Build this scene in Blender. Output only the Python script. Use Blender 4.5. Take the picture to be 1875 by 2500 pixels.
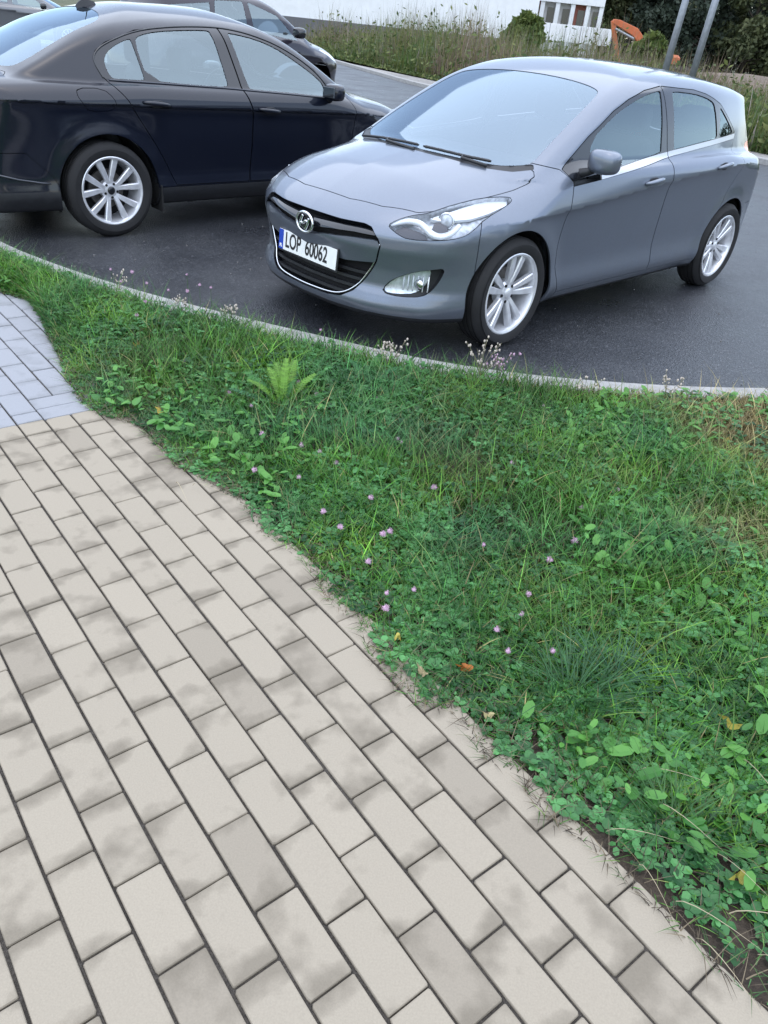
import bpy, math, random
import numpy as np
from mathutils import Matrix, Vector

for o in list(bpy.data.objects): bpy.data.objects.remove(o)
sc = bpy.context.scene
random.seed(7); rng = np.random.default_rng(11)

# ---------------------------------------------------------------- camera
CAM_H = 1.581; PITCH = math.radians(33.262); ROLL = math.radians(6.087); FPX = 1818.35
IW, IH = 1875.0, 2500.0
cp_, sp_ = math.cos(PITCH), math.sin(PITCH)
fwd = np.array([0, cp_, -sp_]); rgt0 = np.array([1., 0, 0]); up0 = np.array([0, sp_, cp_])
rgt = math.cos(ROLL)*rgt0 + math.sin(ROLL)*up0
upv = -math.sin(ROLL)*rgt0 + math.cos(ROLL)*up0
cd = bpy.data.cameras.new('camera'); cam = bpy.data.objects.new('camera', cd)
sc.collection.objects.link(cam); sc.camera = cam
cam.matrix_world = Matrix(((rgt[0], upv[0], -fwd[0], 0), (rgt[1], upv[1], -fwd[1], 0), (rgt[2], upv[2], -fwd[2], CAM_H), (0, 0, 0, 1)))
cd.sensor_fit = 'HORIZONTAL'; cd.sensor_width = 36.0; cd.lens = 36.0*FPX/IW
cd.clip_start = 0.05; cd.clip_end = 3000

# ---------------------------------------------------------------- world, sun, exposure (overcast daylight)
w = bpy.data.worlds.new('World'); sc.world = w; w.use_nodes = True
nt = w.node_tree; nt.nodes.clear()
out = nt.nodes.new('ShaderNodeOutputWorld'); bg = nt.nodes.new('ShaderNodeBackground')
sky = nt.nodes.new('ShaderNodeTexSky'); sky.sky_type = 'NISHITA'; sky.sun_disc = False
SUN_EL, SUN_AZ = math.radians(84), math.radians(200)
sky.sun_elevation = SUN_EL; sky.sun_rotation = SUN_AZ
sky.air_density = 1.0; sky.dust_density = 0.8; sky.ozone_density = 1.0
hsv = nt.nodes.new('ShaderNodeHueSaturation'); hsv.inputs['Saturation'].default_value = 0.70
nt.links.new(sky.outputs[0], hsv.inputs['Color']); nt.links.new(hsv.outputs[0], bg.inputs[0])
bg.inputs[1].default_value = 0.15; nt.links.new(bg.outputs[0], out.inputs[0])
sd = bpy.data.lights.new('sun', 'SUN'); sun = bpy.data.objects.new('sun', sd); sc.collection.objects.link(sun)
sd.energy = 1.5; sd.angle = math.radians(134); sd.color = (.95, .975, 1)
sdir = Vector((math.sin(SUN_AZ)*math.cos(SUN_EL), math.cos(SUN_AZ)*math.cos(SUN_EL), math.sin(SUN_EL)))
sun.rotation_euler = sdir.to_track_quat('Z', 'Y').to_euler(); sun.location = (0, 0, 30)
sc.view_settings.view_transform = 'Standard'; sc.view_settings.look = 'None'
sc.view_settings.exposure = 1.22; sc.view_settings.gamma = 1.0; sc.view_settings.use_curve_mapping = False
sc.render.engine = 'CYCLES'
sc.render.resolution_x = 768; sc.render.resolution_y = 1024

# ---------------------------------------------------------------- helpers
def ground(px, py, z=0.0):
    d = (px-IW/2)/FPX*rgt - (py-IH/2)/FPX*upv + fwd
    t = (z-CAM_H)/d[2]
    return np.array([0, 0, CAM_H]) + d*t
def far(px, py, Y):
    d = (px-IW/2)/FPX*rgt - (py-IH/2)/FPX*upv + fwd
    return np.array([0, 0, CAM_H]) + d*(Y/d[1])
def link(o, parent=None):
    sc.collection.objects.link(o)
    if parent is not None: o.parent = parent
    return o
def tag(o, label=None, cat=None, group=None, kind=None):
    if label: o['label'] = label
    if cat: o['category'] = cat
    if group: o['group'] = group
    if kind: o['kind'] = kind
    return o
def empty(name, loc=(0, 0, 0), rz=0.0, label=None, cat=None, group=None):
    o = bpy.data.objects.new(name, None); o.empty_display_size = .1
    o.location = loc; o.rotation_euler = (0, 0, rz); link(o)
    return tag(o, label, cat, group)
def mesh_np(name, V, T, mat, N=None, smooth=True, col=None):
    me = bpy.data.meshes.new(name); V = np.ascontiguousarray(V, np.float32); T = np.ascontiguousarray(T, np.int32)
    k = T.shape[1]; n = len(T)
    me.vertices.add(len(V)); me.vertices.foreach_set('co', V.ravel())
    me.loops.add(n*k); me.loops.foreach_set('vertex_index', T.ravel())
    me.polygons.add(n); me.polygons.foreach_set('loop_start', np.arange(0, n*k, k, dtype=np.int32))
    me.polygons.foreach_set('use_smooth', np.full(n, smooth))
    if col is not None:
        a = me.attributes.new('Col', 'FLOAT_COLOR', 'POINT')
        a.data.foreach_set('color', np.c_[col, np.ones(len(col))].astype(np.float32).ravel())
    me.update(calc_edges=True); me.validate()
    if N is not None and len(me.vertices) == len(V):
        me.normals_split_custom_set_from_vertices([tuple(x) for x in N.tolist()])
    if mat: me.materials.append(mat)
    return me
def obj_np(name, V, T, mat, parent=None, N=None, smooth=True, col=None):
    return link(bpy.data.objects.new(name, mesh_np(name, V, T, mat, N, smooth, col)), parent)
class MB:
    """collects boxes, tubes, lathes and polygons into one mesh"""
    def __init__(s): s.v = []; s.f = []
    def add(s, V, F):
        b = len(s.v); s.v += [tuple(map(float, p)) for p in V]; s.f += [tuple(i+b for i in f) for f in F]; return s
    def box(s, c, d, R=None, bev=0.0):
        x, y, z = d[0]/2, d[1]/2, d[2]/2
        if bev <= 0:
            P = [(-x,-y,-z),(x,-y,-z),(x,y,-z),(-x,y,-z),(-x,-y,z),(x,-y,z),(x,y,z),(-x,y,z)]
            F = [(0,3,2,1),(4,5,6,7),(0,1,5,4),(1,2,6,5),(2,3,7,6),(3,0,4,7)]
        else:
            b = min(bev, x*.9, y*.9, z*.9); P = []; F = []
            for zz, ins in ((-z, b), (-z+b, 0), (z-b, 0), (z, b)):
                X, Y = x-ins, y-ins; c_ = b*.999 if ins == 0 else b*.5
                P += [(-X+c_,-Y,zz),(X-c_,-Y,zz),(X,-Y+c_,zz),(X,Y-c_,zz),(X-c_,Y,zz),(-X+c_,Y,zz),(-X,Y-c_,zz),(-X,-Y+c_,zz)]
            for r in range(3):
                for i in range(8): F.append((r*8+i, r*8+(i+1)%8, r*8+8+(i+1)%8, r*8+8+i))
            F.append(tuple(range(7,-1,-1))); F.append(tuple(range(24,32)))
        P = np.array(P)
        if R is not None: P = P @ np.array(R).T
        return s.add(P+np.array(c), F)
    def tube(s, pts, r, n=8, cap=True):
        pts = [np.array(p, float) for p in pts]; m = len(pts)
        rr = r if hasattr(r, '__len__') else [r]*m; V = []; F = []
        a = None
        for i in range(m):
            t = pts[min(i+1, m-1)]-pts[max(i-1, 0)]; t /= np.linalg.norm(t)+1e-12
            if a is None:
                a = np.cross(t, [0, 0, 1.]); 
                if np.linalg.norm(a) < .1: a = np.cross(t, [0, 1., 0])
            a = a-t*np.dot(a, t); a /= np.linalg.norm(a); b = np.cross(t, a)
            for k in range(n):
                q = 2*math.pi*k/n; V.append(pts[i]+rr[i]*(math.cos(q)*a+math.sin(q)*b))
        for i in range(m-1):
            for k in range(n): F.append((i*n+k, i*n+(k+1)%n, (i+1)*n+(k+1)%n, (i+1)*n+k))
        if cap: F.append(tuple(range(n-1, -1, -1))); F.append(tuple((m-1)*n+k for k in range(n)))
        return s.add(V, F)
    def lathe(s, prof, n=48, axis='y', c=(0, 0, 0)):
        """profile of (radius, height); axis y"""
        V = []; F = []; m = len(prof)
        for r, h in prof:
            for k in range(n):
                q = 2*math.pi*k/n; V.append((c[0]+r*math.cos(q), c[1]+h, c[2]+r*math.sin(q)) if axis == 'y' else (c[0]+r*math.cos(q), c[1]+r*math.sin(q), c[2]+h))
        for i in range(m-1):
            for k in range(n):
                f = (i*n+k, (i+1)*n+k, (i+1)*n+(k+1)%n, i*n+(k+1)%n)
                F.append(f if axis == 'y' else f[::-1])
        return s.add(V, F)
    def prism(s, poly, off, R=None, c=(0, 0, 0)):
        """poly: list of 3D points, extruded by vector off"""
        n = len(poly); P = [np.array(p, float) for p in poly]; Q = [p+np.array(off) for p in P]
        F = [tuple(range(n-1, -1, -1)), tuple(range(n, 2*n))]+[(i, (i+1)%n, n+(i+1)%n, n+i) for i in range(n)]
        return s.add(P+Q, F)
    def build(s, name, mat, parent=None, smooth=False, autosmooth=None, bevel=None):
        me = bpy.data.meshes.new(name); me.from_pydata(s.v, [], s.f); me.materials.append(mat)
        if smooth: me.polygons.foreach_set('use_smooth', [True]*len(me.polygons))
        me.update()
        if autosmooth is not None: me.set_sharp_from_angle(angle=math.radians(autosmooth))
        o = link(bpy.data.objects.new(name, me), parent)
        if bevel:
            b = o.modifiers.new('bevel', 'BEVEL'); b.width = bevel; b.segments = 2; b.limit_method = 'ANGLE'
        return o
def copy_tree(o, parent=None):
    c = o.copy(); link(c); c.parent = parent
    for ch in list(o.children): copy_tree(ch, c)
    return c

# ---------------------------------------------------------------- materials
def new_mat(name):
    m = bpy.data.materials.new(name); m.use_nodes = True; t = m.node_tree; t.nodes.clear()
    o = t.nodes.new('ShaderNodeOutputMaterial'); return m, t, o
def N_(t, typ, **kw):
    n = t.nodes.new(typ)
    for k, v in kw.items():
        if k.startswith('i_'): n.inputs[k[2:].replace('_', ' ')].default_value = v
        else: setattr(n, k, v)
    return n
def ramp(t, fac, stops):
    r = t.nodes.new('ShaderNodeValToRGB'); e = r.color_ramp.elements
    while len(e) < len(stops): e.new(.5)
    for i, (p, c) in enumerate(stops): e[i].position = p; e[i].color = (*c, 1) if len(c) == 3 else c
    t.links.new(fac, r.inputs[0]); return r
def simple(name, col, rough=.5, metal=0.0, coat=0.0, spec=.5, noise=0.0, nscale=40.0, bump=0.0, bscale=200.0):
    m, t, o = new_mat(name); p = N_(t, 'ShaderNodeBsdfPrincipled')
    p.inputs['Base Color'].default_value = (*col, 1); p.inputs['Roughness'].default_value = rough; p.inputs['Metallic'].default_value = metal
    p.inputs['Coat Weight'].default_value = coat; p.inputs['Coat Roughness'].default_value = .04; p.inputs['Specular IOR Level'].default_value = spec
    tc = N_(t, 'ShaderNodeTexCoord')
    if noise > 0:
        n = N_(t, 'ShaderNodeTexNoise', i_Scale=nscale, i_Detail=5.0); t.links.new(tc.outputs['Object'], n.inputs[0])
        r = ramp(t, n.outputs[0], [(.3, tuple(c*(1-noise) for c in col)), (.7, tuple(min(1, c*(1+noise)) for c in col))]); t.links.new(r.outputs[0], p.inputs['Base Color'])
        mr = N_(t, 'ShaderNodeMapRange'); mr.inputs[3].default_value = rough*.8; mr.inputs[4].default_value = min(1, rough*1.2)
        t.links.new(n.outputs[0], mr.inputs[0]); t.links.new(mr.outputs[0], p.inputs['Roughness'])
    if bump > 0:
        n2 = N_(t, 'ShaderNodeTexNoise', i_Scale=bscale, i_Detail=3.0); t.links.new(tc.outputs['Object'], n2.inputs[0])
        b = N_(t, 'ShaderNodeBump', i_Strength=bump, i_Distance=.01); t.links.new(n2.outputs[0], b.inputs['Height']); t.links.new(b.outputs[0], p.inputs['Normal'])
    t.links.new(p.outputs[0], o.inputs[0]); return m
def paint(name, col, metal=.75, rough=.34, dirt=(.12, .11, .10), damt=.35, coat=1.0):
    m, t, o = new_mat(name); p = N_(t, 'ShaderNodeBsdfPrincipled')
    tc = N_(t, 'ShaderNodeTexCoord'); v = N_(t, 'ShaderNodeTexVoronoi', i_Scale=900.0); t.links.new(tc.outputs['Object'], v.inputs[0])
    r = ramp(t, v.outputs['Color'], [(0, tuple(c*.82 for c in col)), (1, tuple(min(1, c*1.18) for c in col))])
    n = N_(t, 'ShaderNodeTexNoise', i_Scale=6.0, i_Detail=8.0, i_Roughness=.65); t.links.new(tc.outputs['Object'], n.inputs[0])
    sx = N_(t, 'ShaderNodeSeparateXYZ'); t.links.new(tc.outputs['Object'], sx.inputs[0])
    mr = N_(t, 'ShaderNodeMapRange'); mr.inputs[1].default_value = .2; mr.inputs[2].default_value = .65; mr.inputs[3].default_value = 1.0; mr.inputs[4].default_value = .12
    t.links.new(sx.outputs[2], mr.inputs[0])
    r2 = ramp(t, n.outputs[0], [(.42, (0, 0, 0)), (.75, (1, 1, 1))])
    mu = N_(t, 'ShaderNodeMath', operation='MULTIPLY'); t.links.new(r2.outputs[0], mu.inputs[0]); t.links.new(mr.outputs[0], mu.inputs[1])
    mu2 = N_(t, 'ShaderNodeMath', operation='MULTIPLY'); t.links.new(mu.outputs[0], mu2.inputs[0]); mu2.inputs[1].default_value = damt
    mx = N_(t, 'ShaderNodeMix', data_type='RGBA'); t.links.new(mu2.outputs[0], mx.inputs[0]); t.links.new(r.outputs[0], mx.inputs[6]); mx.inputs[7].default_value = (*dirt, 1)
    t.links.new(mx.outputs[2], p.inputs['Base Color'])
    p.inputs['Metallic'].default_value = metal
    ad = N_(t, 'ShaderNodeMath', operation='MULTIPLY_ADD'); t.links.new(mu2.outputs[0], ad.inputs[0]); ad.inputs[1].default_value = .4; ad.inputs[2].default_value = rough; t.links.new(ad.outputs[0], p.inputs['Roughness'])
    p.inputs['Coat Weight'].default_value = coat; p.inputs['Specular IOR Level'].default_value = .12
    ad2 = N_(t, 'ShaderNodeMath', operation='MULTIPLY_ADD'); t.links.new(n.outputs[0], ad2.inputs[0]); ad2.inputs[1].default_value = .12; ad2.inputs[2].default_value = .02; t.links.new(ad2.outputs[0], p.inputs['Coat Roughness'])
    t.links.new(p.outputs[0], o.inputs[0]); return m
def glass(name, tint=(.55, .66, .68), refl=1.0, blend=.30, rough=.02, floor=0.0):
    m, t, o = new_mat(name); tr = N_(t, 'ShaderNodeBsdfTransparent'); tr.inputs[0].default_value = (*tint, 1)
    gl = N_(t, 'ShaderNodeBsdfGlossy'); gl.inputs['Color'].default_value = (*(refl if hasattr(refl, '__len__') else (refl,)*3), 1); gl.inputs['Roughness'].default_value = rough
    lw = N_(t, 'ShaderNodeLayerWeight', i_Blend=blend); mx = N_(t, 'ShaderNodeMixShader')
    mr = N_(t, 'ShaderNodeMapRange'); mr.inputs[3].default_value = floor; t.links.new(lw.outputs['Fresnel'], mr.inputs[0])
    t.links.new(mr.outputs[0], mx.inputs[0]); t.links.new(tr.outputs[0], mx.inputs[1]); t.links.new(gl.outputs[0], mx.inputs[2]); t.links.new(mx.outputs[0], o.inputs[0])
    return m
def leafmat(name, tint=(1, 1, 1), trans=.35, rough=.45):
    m, t, o = new_mat(name); a = N_(t, 'ShaderNodeAttribute', attribute_name='Col')
    mu = N_(t, 'ShaderNodeMix', data_type='RGBA', blend_type='MULTIPLY'); mu.inputs[0].default_value = 1; t.links.new(a.outputs['Color'], mu.inputs[6]); mu.inputs[7].default_value = (*tint, 1)
    p = N_(t, 'ShaderNodeBsdfPrincipled', i_Roughness=rough); t.links.new(mu.outputs[2], p.inputs['Base Color']); p.inputs['Specular IOR Level'].default_value = .35
    tl = N_(t, 'ShaderNodeBsdfTranslucent'); t.links.new(mu.outputs[2], tl.inputs[0])
    mx = N_(t, 'ShaderNodeMixShader'); mx.inputs[0].default_value = trans; t.links.new(p.outputs[0], mx.inputs[1]); t.links.new(tl.outputs[0], mx.inputs[2]); t.links.new(mx.outputs[0], o.inputs[0])
    return m
M = {}
M['grey_paint'] = paint('grey_blue_metallic_paint', (.164, .189, .234), metal=.70, rough=.36, dirt=(.16, .15, .14), damt=.22)
M['black_paint'] = paint('blue_black_paint', (.006, .008, .016), metal=.0, rough=.30, dirt=(.018, .020, .026), damt=.10)
M['plum_paint'] = paint('plum_black_paint', (.020, .017, .026), metal=.2, rough=.35)
M['silver_paint'] = paint('silver_paint', (.13, .135, .145), metal=.6, rough=.35)
M['glass'] = glass('car_glass', (.78, .87, .88), (.80, .95, 1.0), .34, .02, .16)
M['screen_glass'] = glass('windscreen_glass', (.72, .80, .84), (.72, .87, 1.0), .40, .04, .22)
M['lens'] = glass('lamp_lens', (.93, .95, .97), 1.0, .16)
M['chrome'] = simple('chrome', (.72, .74, .77), .14, 1.0)
M['reflector'] = simple('lamp_reflector', (.80, .82, .85), .30, .6, noise=.2, nscale=40)
M['alloy'] = simple('alloy_wheel', (.74, .75, .78), .32, .55, coat=.4, noise=.10, nscale=25)
M['alloy_dark'] = simple('alloy_recess', (.10, .10, .11), .5, .5)
M['rubber'] = simple('tyre_rubber', (.011, .011, .012), .8, noise=.35, nscale=22, bump=.15, bscale=120)
M['plastic'] = simple('black_plastic', (.014, .015, .018), .45, noise=.2, nscale=30)
M['gloss_black'] = simple('gloss_black', (.008, .009, .012), .12, coat=.6)
M['lamp_floor'] = simple('lamp_floor', (.52, .54, .57), .35, .5, noise=.3, nscale=45)
M['dark'] = simple('dark_cavity', (.006, .006, .007), .9)
M['cloth'] = simple('seat_cloth', (.030, .032, .036), .85, noise=.2, nscale=60)
M['white_plastic'] = simple('white_light_guide', (.82, .84, .86), .25, coat=.5)
M['red_lens'] = simple('red_lamp_lens', (.62, .06, .05), .12, coat=.8, noise=.2, nscale=60)
M['plate'] = simple('plate_white', (.78, .79, .78), .35, coat=.3, noise=.04, nscale=30)
M['plate_blue'] = simple('plate_blue', (.01, .05, .38), .35)
M['ink'] = simple('plate_ink', (.012, .012, .014), .5)
M['disc'] = simple('brake_disc', (.16, .15, .14), .45, .8, noise=.25, nscale=20)
M['dark_mirror'] = simple('dark_mirror', (.10, .11, .12), .08, .9)
M['dull_trim'] = simple('dull_trim', (.09, .095, .11), .3, .6)
M['trim_silver'] = simple('satin_trim', (.62, .63, .66), .30, .7)

# ---------------------------------------------------------------- car bodies: implicit surfaces meshed, then cut into panels
def spl(xs,ys):
    xs=np.array(xs,float);ys=np.array(ys,float);o=np.argsort(xs);xs=xs[o];ys=ys[o]
    h=np.diff(xs);d=np.diff(ys)/h;m=np.zeros(len(xs))
    m[1:-1]=np.where(d[:-1]*d[1:]>0,2*d[:-1]*d[1:]/(d[:-1]+d[1:]+1e-12*np.sign(d[:-1]+d[1:]+1e-30)),0)
    m[0]=d[0];m[-1]=d[-1]
    T=np.linspace(xs[0],xs[-1],1500);i=np.clip(np.searchsorted(xs,T)-1,0,len(h)-1)
    t=(T-xs[i])/h[i];t2=t*t;t3=t2*t
    Y=(2*t3-3*t2+1)*ys[i]+(t3-2*t2+t)*h[i]*m[i]+(-2*t3+3*t2)*ys[i+1]+(t3-t2)*h[i]*m[i+1]
    k=np.exp(-np.linspace(-2,2,41)**2);k/=k.sum()
    Y=np.convolve(np.pad(Y,20,mode='reflect',reflect_type='odd'),k,'valid')
    s0,s1=m[0],m[-1]
    def f(x):
        x=np.asarray(x,float)
        return np.interp(x,T,Y)+np.minimum(x-T[0],0)*s0+np.maximum(x-T[-1],0)*s1
    return f
def smax(a,b,k):
    h=np.maximum(k-np.abs(a-b),0)/k
    return np.maximum(a,b)+h*h*k*.25
def smin(a,b,k): return -smax(-a,-b,k)
def bump(t,w): return np.exp(-(t/w)**2)

def car_f(p):
    S={k:spl(*v) for k,v in p.items() if isinstance(v,tuple) and k!='cf'}
    W,zc,xn,bow,zt,crown,xt,bowt,xw,zr,yg,yx,xh=[S[k] for k in ('W','zc','xn','bow','zt','crown','xt','bowt','xw','zr','yg','yx','xh')]
    cf=spl(*p['cf'])
    wb,wh,hb,hs,rc,arch,rt=p['wb'],p['wh'],p['hb'],p['hs'],p['rc'],p['arch'],p['rt']
    def f(P):
        x,y,z=P[:,0],P[:,1],P[:,2];ay=np.sqrt(y*y+1e-4)
        dz=z-zc(x);up=np.maximum(dz,0);dn=np.maximum(-dz,0)
        sec=-.30*up*up-.12*up*up/(up+.05)-.15*up*up/(up+.018)-p['cr']*(dn/(dn+p.get('crs',.05)))-p.get('und',.03)*dn+.020*bump(z-.31,.085)-2.2*np.maximum(.30-z,0)**2-.05*np.maximum(.30-z,0)
        fl=0
        for ax,aa in arch: fl=fl+aa*bump(np.maximum(np.hypot(x-ax,z-rt)-rt-.03,0),.085)
        fs=ay-(W(x)+sec+fl)
        fn=(x-(xn(z)-bow(ay)))*.92
        ft=(z-(zt(x)-cf(x)*crown(ay)))*.95
        ftl=(-x-(xt(z)-bowt(ay)))*.92
        L=smax(fs,ft,.07);L=smax(L,fn,p.get('nk',.10));L=smax(L,ftl,.08);L=smax(L,p['zb']-z,.03)
        fw=(x-(xw(z)-(wb-wh*np.clip((z-.98)/.42,0,1))*y*y))*.42
        fr=z-(zr(x)-rc*ay**2.2)
        fg=(ay-(yg(z)+yx(x)))*.93
        fh=(-x-(xh(z)-hb*ay**2.2))*hs
        G=smax(fw,fr,.05);G=smax(G,fg,.06);G=smax(G,fh,.05);G=smax(G,.91-z,.01)
        return smin(L,G,p.get('jk',.025))
    return f
HATCH=dict(
 W=([-3.5,-3.2,-2.9,-2.5,-2,-1.4,-.8,-.3,0,.3,.55,.9],[.66,.825,.868,.882,.886,.887,.885,.882,.878,.868,.85,.80]),
 zc=([-3.4,-2.6,-1.9,-1.28,-.6,-.1,.3,.9],[.97,.925,.885,.84,.775,.74,.72,.70]),
 xn=([.05,.15,.21,.27,.32,.38,.45,.52,.58,.63,.68,.72,.76,.9],[.74,.79,.842,.862,.848,.828,.83,.846,.860,.858,.836,.80,.745,.5]),
 bow=([0,.2,.4,.55,.66,.75,.82,.87,.95],[0,.012,.055,.125,.21,.31,.43,.58,1.0]),
 zt=([-3.6,-3,-2,-1,-.5,-.25,0,.25,.5,.7,.82,.95],[1.0,1.02,1.02,1.02,1.02,1.005,.975,.93,.872,.81,.755,.66]),
 crown=([0,.25,.5,.65,.78,.88,1.0],[0,.009,.042,.082,.14,.225,.38]),
 xt=([.1,.25,.45,.6,.8,.95,1.05],[3.30,3.42,3.44,3.43,3.38,3.30,3.24]),
 bowt=([0,.4,.6,.75,.85,.95],[0,.03,.08,.17,.33,.6]),
 xw=([.85,.985,1.10,1.20,1.30,1.385,1.44,1.5],[.27,-.02,-.27,-.50,-.745,-.98,-1.16,-1.4]),
 zr=([-3.6,-3.2,-2.8,-2.2,-1.7,-1.3,-1.0,-.7,-.3],[1.28,1.372,1.43,1.475,1.488,1.478,1.440,1.378,1.27]),
 yg=([.8,.95,1.05,1.2,1.33,1.42,1.5],[.865,.808,.775,.727,.668,.60,.50]),
 yx=([-3.6,-3.2,-2.8,-2.2,-1.5,-.9,-.4,0],[-.26,-.175,-.095,-.025,0,-.006,-.03,-.06]),
 xh=([.8,.95,1.1,1.22,1.29,1.34,1.5],[3.40,3.33,3.225,3.14,3.13,3.21,3.26]),
 cf=([-3.6,-3.2,-2.8,-2.4,-.6,-.35,-.1,.15,.9],[.7,.6,.4,.22,.22,.45,.85,1.0,1.0]),
 wb=.46,wh=.25,hb=.25,hs=.9,rc=.20,arch=[(0,.022),(-2.65,.018)],rt=.318,cr=.022,crs=.03,und=.06,zb=.19)
SEDAN=dict(
 W=([-1.3,-1.05,-.7,-.3,.3,1.2,2,2.8,3.2,3.7],[.66,.80,.865,.90,.912,.915,.912,.90,.88,.80]),
 zc=([-1.3,-.6,.3,1.25,2.3,3,3.8],[.95,.925,.905,.885,.86,.83,.80]),
 xn=([.05,.2,.3,.45,.6,.7,.76,.9],[3.55,3.64,3.69,3.69,3.67,3.62,3.53,3.2]),
 bow=([0,.2,.4,.55,.66,.75,.82,.87,.95],[0,.012,.055,.125,.21,.31,.43,.58,1.0]),
 zt=([-1.3,-1.05,-.8,-.4,0,1,2,2.4,2.7,3.1,3.4,3.65,3.8],[1.02,1.045,1.07,1.085,1.07,1.05,1.04,1.02,.985,.915,.84,.75,.66]),
 crown=([0,.3,.55,.7,.8,.9,1.0],[0,.008,.03,.06,.105,.19,.33]),
 xt=([.1,.25,.45,.6,.8,.95,1.05],[.92,1.03,1.06,1.06,1.03,1.0,.95]),
 bowt=([0,.4,.6,.75,.85,.95],[0,.03,.08,.16,.30,.5]),
 xw=([.9,1.0,1.1,1.2,1.3,1.38,1.44,1.5],[2.80,2.60,2.40,2.19,1.97,1.78,1.62,1.42]),
 zr=([-1.0,-.5,-.1,.3,.7,1.1,1.5,1.8,2.2],[1.20,1.335,1.43,1.492,1.524,1.534,1.522,1.492,1.405]),
 yg=([.85,1.0,1.1,1.2,1.33,1.42,1.5],[.90,.835,.795,.750,.685,.61,.50]),
 yx=([-1.2,-.8,-.3,.3,1.1,1.8,2.2,2.6],[-.25,-.16,-.06,-.012,0,-.008,-.03,-.07]),
 xh=([.9,1.0,1.08,1.18,1.28,1.36,1.42,1.5],[.90,.75,.62,.42,.21,.03,-.14,-.42]),
 cf=([-1.3,-.9,-.5,0,.4,2.0,2.3,2.6,2.9,3.8],[.9,.8,.6,.35,.22,.22,.45,.85,1.0,1.0]),
 wb=.42,wh=.2,hb=.35,hs=.42,rc=.33,arch=[(0,.018),(2.791,.018)],rt=.332,cr=.026,crs=.02,und=.06,zb=.20)
def normal(f,P,e=1e-4):
    g=np.stack([f(P+d)-f(P-d) for d in np.eye(3)*e],1)/(2*e)
    return g
def project(f,P,n=4):
    for _ in range(n):
        g=normal(f,P);P=P-g*(f(P)/np.maximum((g*g).sum(1),.05))[:,None]
    return P
def surfnet(f, lo, hi, h):
    ax = [np.arange(lo[i], hi[i]+h, h) for i in range(3)]; nx, ny, nz = map(len, ax)
    F = np.empty((nx, ny, nz), np.float64); YY, ZZ = np.meshgrid(ax[1], ax[2], indexing='ij'); yz = np.c_[YY.ravel(), ZZ.ravel()]
    for i0 in range(0, nx, 12):
        xs = ax[0][i0:i0+12]; P = np.c_[np.repeat(xs, len(yz)), np.tile(yz, (len(xs), 1))]
        F[i0:i0+12] = f(P).reshape(len(xs), ny, nz)
    I = F < 0
    off = [(0,0,0),(1,0,0),(0,1,0),(1,1,0),(0,0,1),(1,0,1),(0,1,1),(1,1,1)]
    C = sum(I[o[0]:nx-1+o[0], o[1]:ny-1+o[1], o[2]:nz-1+o[2]].astype(np.int8) for o in off)
    act = np.argwhere((C > 0) & (C < 8)); idx = -np.ones(C.shape, np.int64); idx[tuple(act.T)] = np.arange(len(act))
    S = np.zeros((len(act), 3)); K = np.zeros(len(act))
    E = [(a, b) for a in range(8) for b in range(a+1, 8) if sum(abs(off[a][k]-off[b][k]) for k in range(3)) == 1]
    for a, b in E:
        pa = act+np.array(off[a]); pb = act+np.array(off[b]); va = F[tuple(pa.T)]; vb = F[tuple(pb.T)]
        m = (va < 0) != (vb < 0); t = np.where(m, va/(va-vb+1e-30), 0)
        S += np.where(m[:, None], pa+(pb-pa)*t[:, None], 0); K += m
    V = S/K[:, None]*h+np.array([a[0] for a in ax]); Q = []
    for k in range(3):
        sl0 = [slice(1, n-1) for n in (nx, ny, nz)]; sl0[k] = slice(0, (nx, ny, nz)[k]-1); sl1 = list(sl0); sl1[k] = slice(1, (nx, ny, nz)[k])
        A, B = I[tuple(sl0)], I[tuple(sl1)]; e = np.argwhere(A != B); o = np.ones(3, int); o[k] = 0; e = e+o
        u, v = (k+1) % 3, (k+2) % 3; eu = np.eye(3, dtype=int)[u]; ev = np.eye(3, dtype=int)[v]
        q = np.stack([idx[tuple((e-eu-ev).T)], idx[tuple((e-ev).T)], idx[tuple(e.T)], idx[tuple((e-eu).T)]], 1)
        fl = ~I[tuple(e.T)]; q[fl] = q[fl][:, ::-1] if False else q[fl]; inn = I[tuple(e.T)]
        q = np.where(inn[:, None], q, q[:, ::-1]) if True else q
        q = q[:, ::-1]
        Q.append(q)
    Q = np.concatenate(Q); V = project(f, V, 5); g = normal(f, V); Nn = g/np.linalg.norm(g, axis=1)[:, None]
    T = np.concatenate([Q[:, [0, 1, 2]], Q[:, [0, 2, 3]]])
    # consistent outward winding
    fn = np.cross(V[T[:, 1]]-V[T[:, 0]], V[T[:, 2]]-V[T[:, 0]]); wn = (fn*Nn[T].sum(1)).sum(1) < 0
    T[wn] = T[wn][:, ::-1]
    return V, Nn, T
def compact(V, N, T):
    u, inv = np.unique(T, return_inverse=True); return V[u], N[u], inv.reshape(T.shape)
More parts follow.
